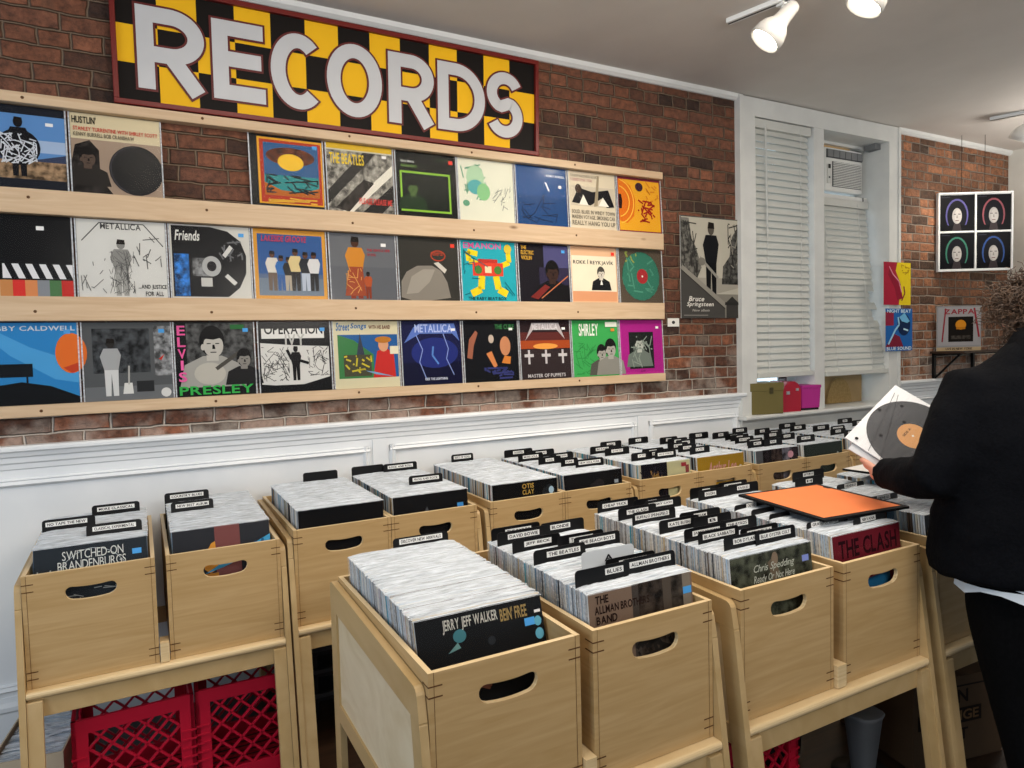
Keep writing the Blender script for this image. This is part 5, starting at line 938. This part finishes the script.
# coat
def ring_loft(chain, n=28):
    mb = MB(); rs = []
    for f, l, z, rl, rf in chain:
        o = W_(f, l, z) - root_o; ring = []
        for k in range(n):
            a = 2 * math.pi * k / n; q = (abs(math.cos(a)) ** 2.4 + abs(math.sin(a)) ** 2.4) ** (-1 / 2.4)
            ring.append(o + L * (rl * math.cos(a) * q) + F * (rf * math.sin(a) * q))
        rs.append(ring)
    return rs
mb = MB(); rs = ring_loft([(0, 0, -.685, .27, .175), (0, 0, -.67, .275, .178), (0, 0, -.55, .27, .18), (0, 0, -.42, .25, .178), (-.01, 0, -.28, .25, .17), (-.015, 0, -.18, .225, .145), (-.01, -.01, -.115, .185, .12), (.0, -.02, -.06, .14, .10), (.012, -.035, -.015, .10, .088), (.02, -.04, .015, .078, .078)])
mb.rings(rs, COAT, True)
def limb(mb, pts, m, n=16):
    mb.tube([p - root_o for p, r in pts], [r for p, r in pts], m, n)
for SH_, EL, WR in ((SHL, ELL, WRL), (SHR, ELR, WRR)):
    limb(mb, [(SH_ + (C - SH_) * .25 + U * (SH_.z * .25 + .0), .075), (SH_, .088), (SH_.lerp(EL, .35), .083), (SH_.lerp(EL, .75), .074), (EL, .068), (EL.lerp(WR, .25), .064), (EL.lerp(WR, .6), .057), (EL.lerp(WR, .93), .05), (EL.lerp(WR, 1.0), .048)], COAT)
o = mb.build('t', None, (0, 0, 0)); rm = o.modifiers.new('r', 'REMESH'); rm.mode = 'VOXEL'; rm.voxel_size = .011; sm = o.modifiers.new('m', 'SMOOTH'); sm.iterations = 5
tx = bpy.data.textures.new('folds', 'CLOUDS'); tx.noise_scale = .09; dm = o.modifiers.new('d', 'DISPLACE'); dm.texture = tx; dm.strength = .018; dm.mid_level = .5
dg = bpy.context.evaluated_depsgraph_get(); nm = bpy.data.meshes.new_from_object(o.evaluated_get(dg)); bpy.data.objects.remove(o); nm.materials.clear(); nm.materials.append(COAT)
for p in nm.polygons: p.use_smooth = True
coat = link('coat', nm, person, (0, 0, 0)); coat['label'] = 'black woollen coat'
mb = MB(); rs = ring_loft([(.01, -.04, -.05, .09, .088), (.02, -.045, -.01, .086, .084), (.015, -.045, .022, .092, .09), (-.004, -.045, -.01, .112, .104), (-.012, -.04, -.06, .135, .115)]); mb.rings(rs, COAT, False); mb.build('collar', coat, (0, 0, 0))
# shirt tail
mb = MB(); rs = ring_loft([(0, 0, -.62, .225, .165), (0, 0, -.69, .232, .17), (0, 0, -.72, .234, .172)]); n = len(rs[0]); v = [p for r in rs for p in r]
for k in range(19, 27):
    for j in range(2): mb.geo([rs[j][k % n], rs[j][(k + 1) % n], rs[j + 1][(k + 1) % n] + U * (.02 * abs(math.sin(k))), rs[j + 1][k % n] + U * (.02 * abs(math.sin(k - 1)))], [(0, 1, 2, 3)], mat('#c9d3dc', .7), True)
sh_ = mb.build('shirt_tail', person, (0, 0, 0)); sh_['label'] = 'pale shirt tail below the coat hem'
# trousers and shoes
pc = [[(W_(0, -.02, -.48), .15), (W_(0, -.02, -.62), .145), (W_(0, -.03, -.72), .125)]]
for s in (-1, 1): pc.append([(W_(0, s * .085 + .01, -.66), .112), (W_(0, s * .09 - .01, -.82), .105), (W_(.02, s * .095 - .05, -1.0), .088), (W_(.0, s * .10 - .10, -1.25), .074), (W_(-.01, s * .105 - .12, -1.43), .068)])
tr = skin_mesh('trousers', pc, person, PANT, 2, .012, 3)
for s in (-1, 1):
    a = W_(-.06, s * .105 - .12, -1.44); skin_mesh('shoe', [[(a, .042), (a + F * .10, .042), (a + F * .18, .04), (a + F * .22, .032)]], person, BLACKM, 2)
# curly hair
mb = MB(); base_ = []
for i in range(14):
    th = math.pi * i / 13; ring = []
    for k in range(20):
        a = 2 * math.pi * k / 20; d = F * (math.sin(th) * math.cos(a)) + L * (math.sin(th) * math.sin(a)) + U * math.cos(th)
        r = .100 + .012 * mnoise.noise(d * 4)
        front = d.dot(F); low = -d.z
        if front > .35 and d.z < .45: r = .06
        ring.append(HN - root_o + V(0, 0, .012) + d * r)
    base_.append(ring)
mb.rings(base_[:11], HAIR, False)
rh = random.Random(3)
for i in range(1250):
    while True:
        d = V(rh.gauss(0, 1), rh.gauss(0, 1), rh.gauss(0, 1)).normalized(); f = d.dot(F)
        if d.z > -.72 and not (f > .45 and d.z < .35) and not (d.dot(L) > .72 and -.62 < d.z < -.05 and f > -.35): break
    p = HN - root_o + V(0, 0, .015) + d * rh.uniform(.092, .112); ax = (d * .5 + V(rh.gauss(0, .5), rh.gauss(0, .5), rh.gauss(-.5, .5))).normalized(); u = ax.orthogonal().normalized(); w = ax.cross(u); cr = rh.uniform(.005, .011); ln = rh.uniform(.035, .075); ph = rh.uniform(0, 6)
    pts = [p + ax * (ln * k / 10) + (u * math.cos(ph + k * 1.05) + w * math.sin(ph + k * 1.05)) * cr for k in range(11)]
    mb.tube(pts, [.0021 * (1 - .06 * k) for k in range(11)], HAIR, 4, False)
mb.build('hair', person, (0, 0, 0))
# held record: white inner sleeve and vinyl, plus outer jacket behind
hc = Vector((2.315, -1.815, -.335)); ha = Vector((.836, -.045, .547)).normalized(); hb = Vector((.31, -.78, -.54)); hb = (hb - ha * hb.dot(ha)).normalized(); hn = ha.cross(hb)
if hn.dot(Vector((0, -3.24, 0)) - hc) < 0: hn = -hn
Mh = Matrix((ha, -hb if ha.cross(hn * -1).dot(hb) < 0 else hb, hn)).transposed().to_4x4()
hy = hn.cross(ha)
Mh = Matrix((ha, hy, hn)).transposed().to_4x4(); Mh.translation = hc + Vector((0, 0, FZ))
def held(name, mb, label, cat, off):
    o = mb.build(name, None, (0, 0, 0)); o.matrix_world = Mh @ Matrix.Translation((0, 0, off)); return tag(o, label, cat)
PAP = mat('#e4e6e8', .5)
mb = MB().box((-.155, -.155, -.0012), (.155, .155, .0012), PAP)
for x, y, r in ((-.11, .1, .006), (-.12, -.02, .006), (-.02, .12, .006), (.02, .06, .008), (.1, .12, .005), (-.06, .0, .006), (-.02, .03, .009)):
    pass
for k in range(2): mb.box((-.155, .06 + .05 * k, .0013), (.155, .0615 + .05 * k, .0016), mat('#55585c', .5)) if False else None
io = held('inner_sleeve', mb, 'white paper inner sleeve held open in the left hand', 'record sleeve', 0)
N = 48; vm = MB()
VIN = mat('#1f2124', .6)
vm.geo([(.146 * math.cos(2 * math.pi * k / N), .146 * math.sin(2 * math.pi * k / N), z) for z in (.0016, .0034) for k in range(N)], [tuple(range(N))[::-1], tuple(range(N, 2 * N))] + [(k, (k + 1) % N, N + (k + 1) % N, N + k) for k in range(N)], mat('#35373b', .6))
for rr in (.075, .1, .125):
    vm.geo([(r_ * math.cos(2 * math.pi * k / N), r_ * math.sin(2 * math.pi * k / N), .0036) for r_ in (rr, rr + .0012) for k in range(N)], [(k, (k + 1) % N, N + (k + 1) % N, N + k) for k in range(N)], VIN)
rec = held('vinyl_record', vm, 'dark vinyl record with an orange centre label, held by the person', 'record', 0)
lb = MB(); lb.face([(.05 * math.cos(2 * math.pi * k / 28), .05 * math.sin(2 * math.pi * k / 28), .0039) for k in range(28)], mat('#d39a5e', .5)); lb.face([(.004 * math.cos(2 * math.pi * k / 10), .004 * math.sin(2 * math.pi * k / 10), .0042) for k in range(10)], mat('#e9e6dc', .5))
for v, f in text2d('SIDE A', -.022, .018, .022, .026): lb.geo([(p[0], p[1], .0042) for p in v], f, mat('#5a3a1c'))
lb.build('centre_label', rec, (0, 0, 0))['label'] = 'orange centre label'
fm = MB().face([(-.153, -.153, .005), (.153, -.153, .005), (.153, .153, .005), (-.153, .153, .005)], THINFILM)
for k, (x, y) in enumerate(((-.135, .125), (-.125, -.01), (.02, .135), (-.07, .075), (.085, .09), (.03, .05))):
    fm.face([(x + .006 * math.cos(2 * math.pi * i / 12), y + .006 * math.sin(2 * math.pi * i / 12), .0053) for i in range(12)], mat('#16171a'))
for o_ in (.045, .09):
    fm.face([(-.153, -.02 + o_, .0052), (-.153, -.0185 + o_, .0052), (.12, .1115 + o_ * .3, .0052), (.12, .11 + o_ * .3, .0052)], mat('#2a2c30'))
fm.build('printed_window', io, (0, 0, 0))
held('outer_sleeve', MB().box((-.157, -.157, -.002), (.157, .157, .002), mat('#d5d8dc', .4)), 'white outer sleeve behind the inner sleeve in the same hand', 'record sleeve', -.012).matrix_world = Mh @ Matrix.Translation((-.012, -.022, -.012)) @ Matrix.Rotation(math.radians(4), 4, 'Z')

# =================================================================== LIGHT
def area(name, loc, target, sx, sy, e, c):
    li = bpy.data.lights.new(name, 'AREA'); li.shape = 'RECTANGLE'; li.size, li.size_y, li.energy, li.color = sx, sy, e, c
    o = bpy.data.objects.new(name, li); COL.objects.link(o); o.location = Vector(loc) + Vector((0, 0, FZ)); o.rotation_euler = (Vector(target) - Vector(loc)).to_track_quat('-Z', 'Y').to_euler()
area('shopfront_daylight', (-3.2, -2.6, .4), (0.6, -.6, -.5), 2.6, 2.2, 62, (.78, .88, 1))
area('front_fill', (.6, -4.6, 1.5), (1.2, -1.0, -.4), 2.5, 1.0, 34, (1, .92, .82))  # unseen warm fill added behind the camera, no real fixture
area('overhead_fill', (1.6, -1.7, 1.53), (1.55, -1.45, -.6), 3.4, .9, 62, (1, .88, .74))  # unseen fill added overhead to brighten the sleeve tops
area('ceiling_bounce_fill', (1.4, -3.9, .9), (1.9, -2.6, 1.56), 1.2, .5, 38, (1, .93, .86))  # unseen upward fill added to lighten the ceiling
area('corner_bounce_fill', (5.9, -1.2, .8), (5.9, -1.0, 1.56), .4, .4, 13, (1, .95, .88))  # added upward fill for the right ceiling and wall, no lamp there
w = bpy.data.worlds.new('sky'); SC.world = w; w.use_nodes = True; wn = w.node_tree.nodes; bg = wn['Background']
bg.inputs['Color'].default_value = (.80, .90, 1, 1); bg.inputs['Strength'].default_value = .42

# =================================================================== CAMERA
f, yaw, pitch, roll = 691.68, math.radians(28.2533), math.radians(2.9012), math.radians(-1.4971)
fw = Vector((math.sin(yaw) * math.cos(pitch), math.cos(yaw) * math.cos(pitch), -math.sin(pitch))); rt = Vector((math.cos(yaw), -math.sin(yaw), 0)); up = rt.cross(fw)
rt, up = rt * math.cos(roll) + up * math.sin(roll), up * math.cos(roll) - rt * math.sin(roll)
cd = bpy.data.cameras.new('camera'); cam = bpy.data.objects.new('camera', cd); COL.objects.link(cam)
cd.sensor_fit = 'HORIZONTAL'; cd.sensor_width = 36; cd.lens = f / 1024 * 36; cd.clip_start = .05
cam.matrix_world = Matrix(((rt.x, up.x, -fw.x, 0), (rt.y, up.y, -fw.y, -3.2402), (rt.z, up.z, -fw.z, FZ), (0, 0, 0, 1)))
SC.camera = cam
SC.view_settings.view_transform = 'Standard'; SC.view_settings.look = 'None'; SC.view_settings.exposure = 0.0
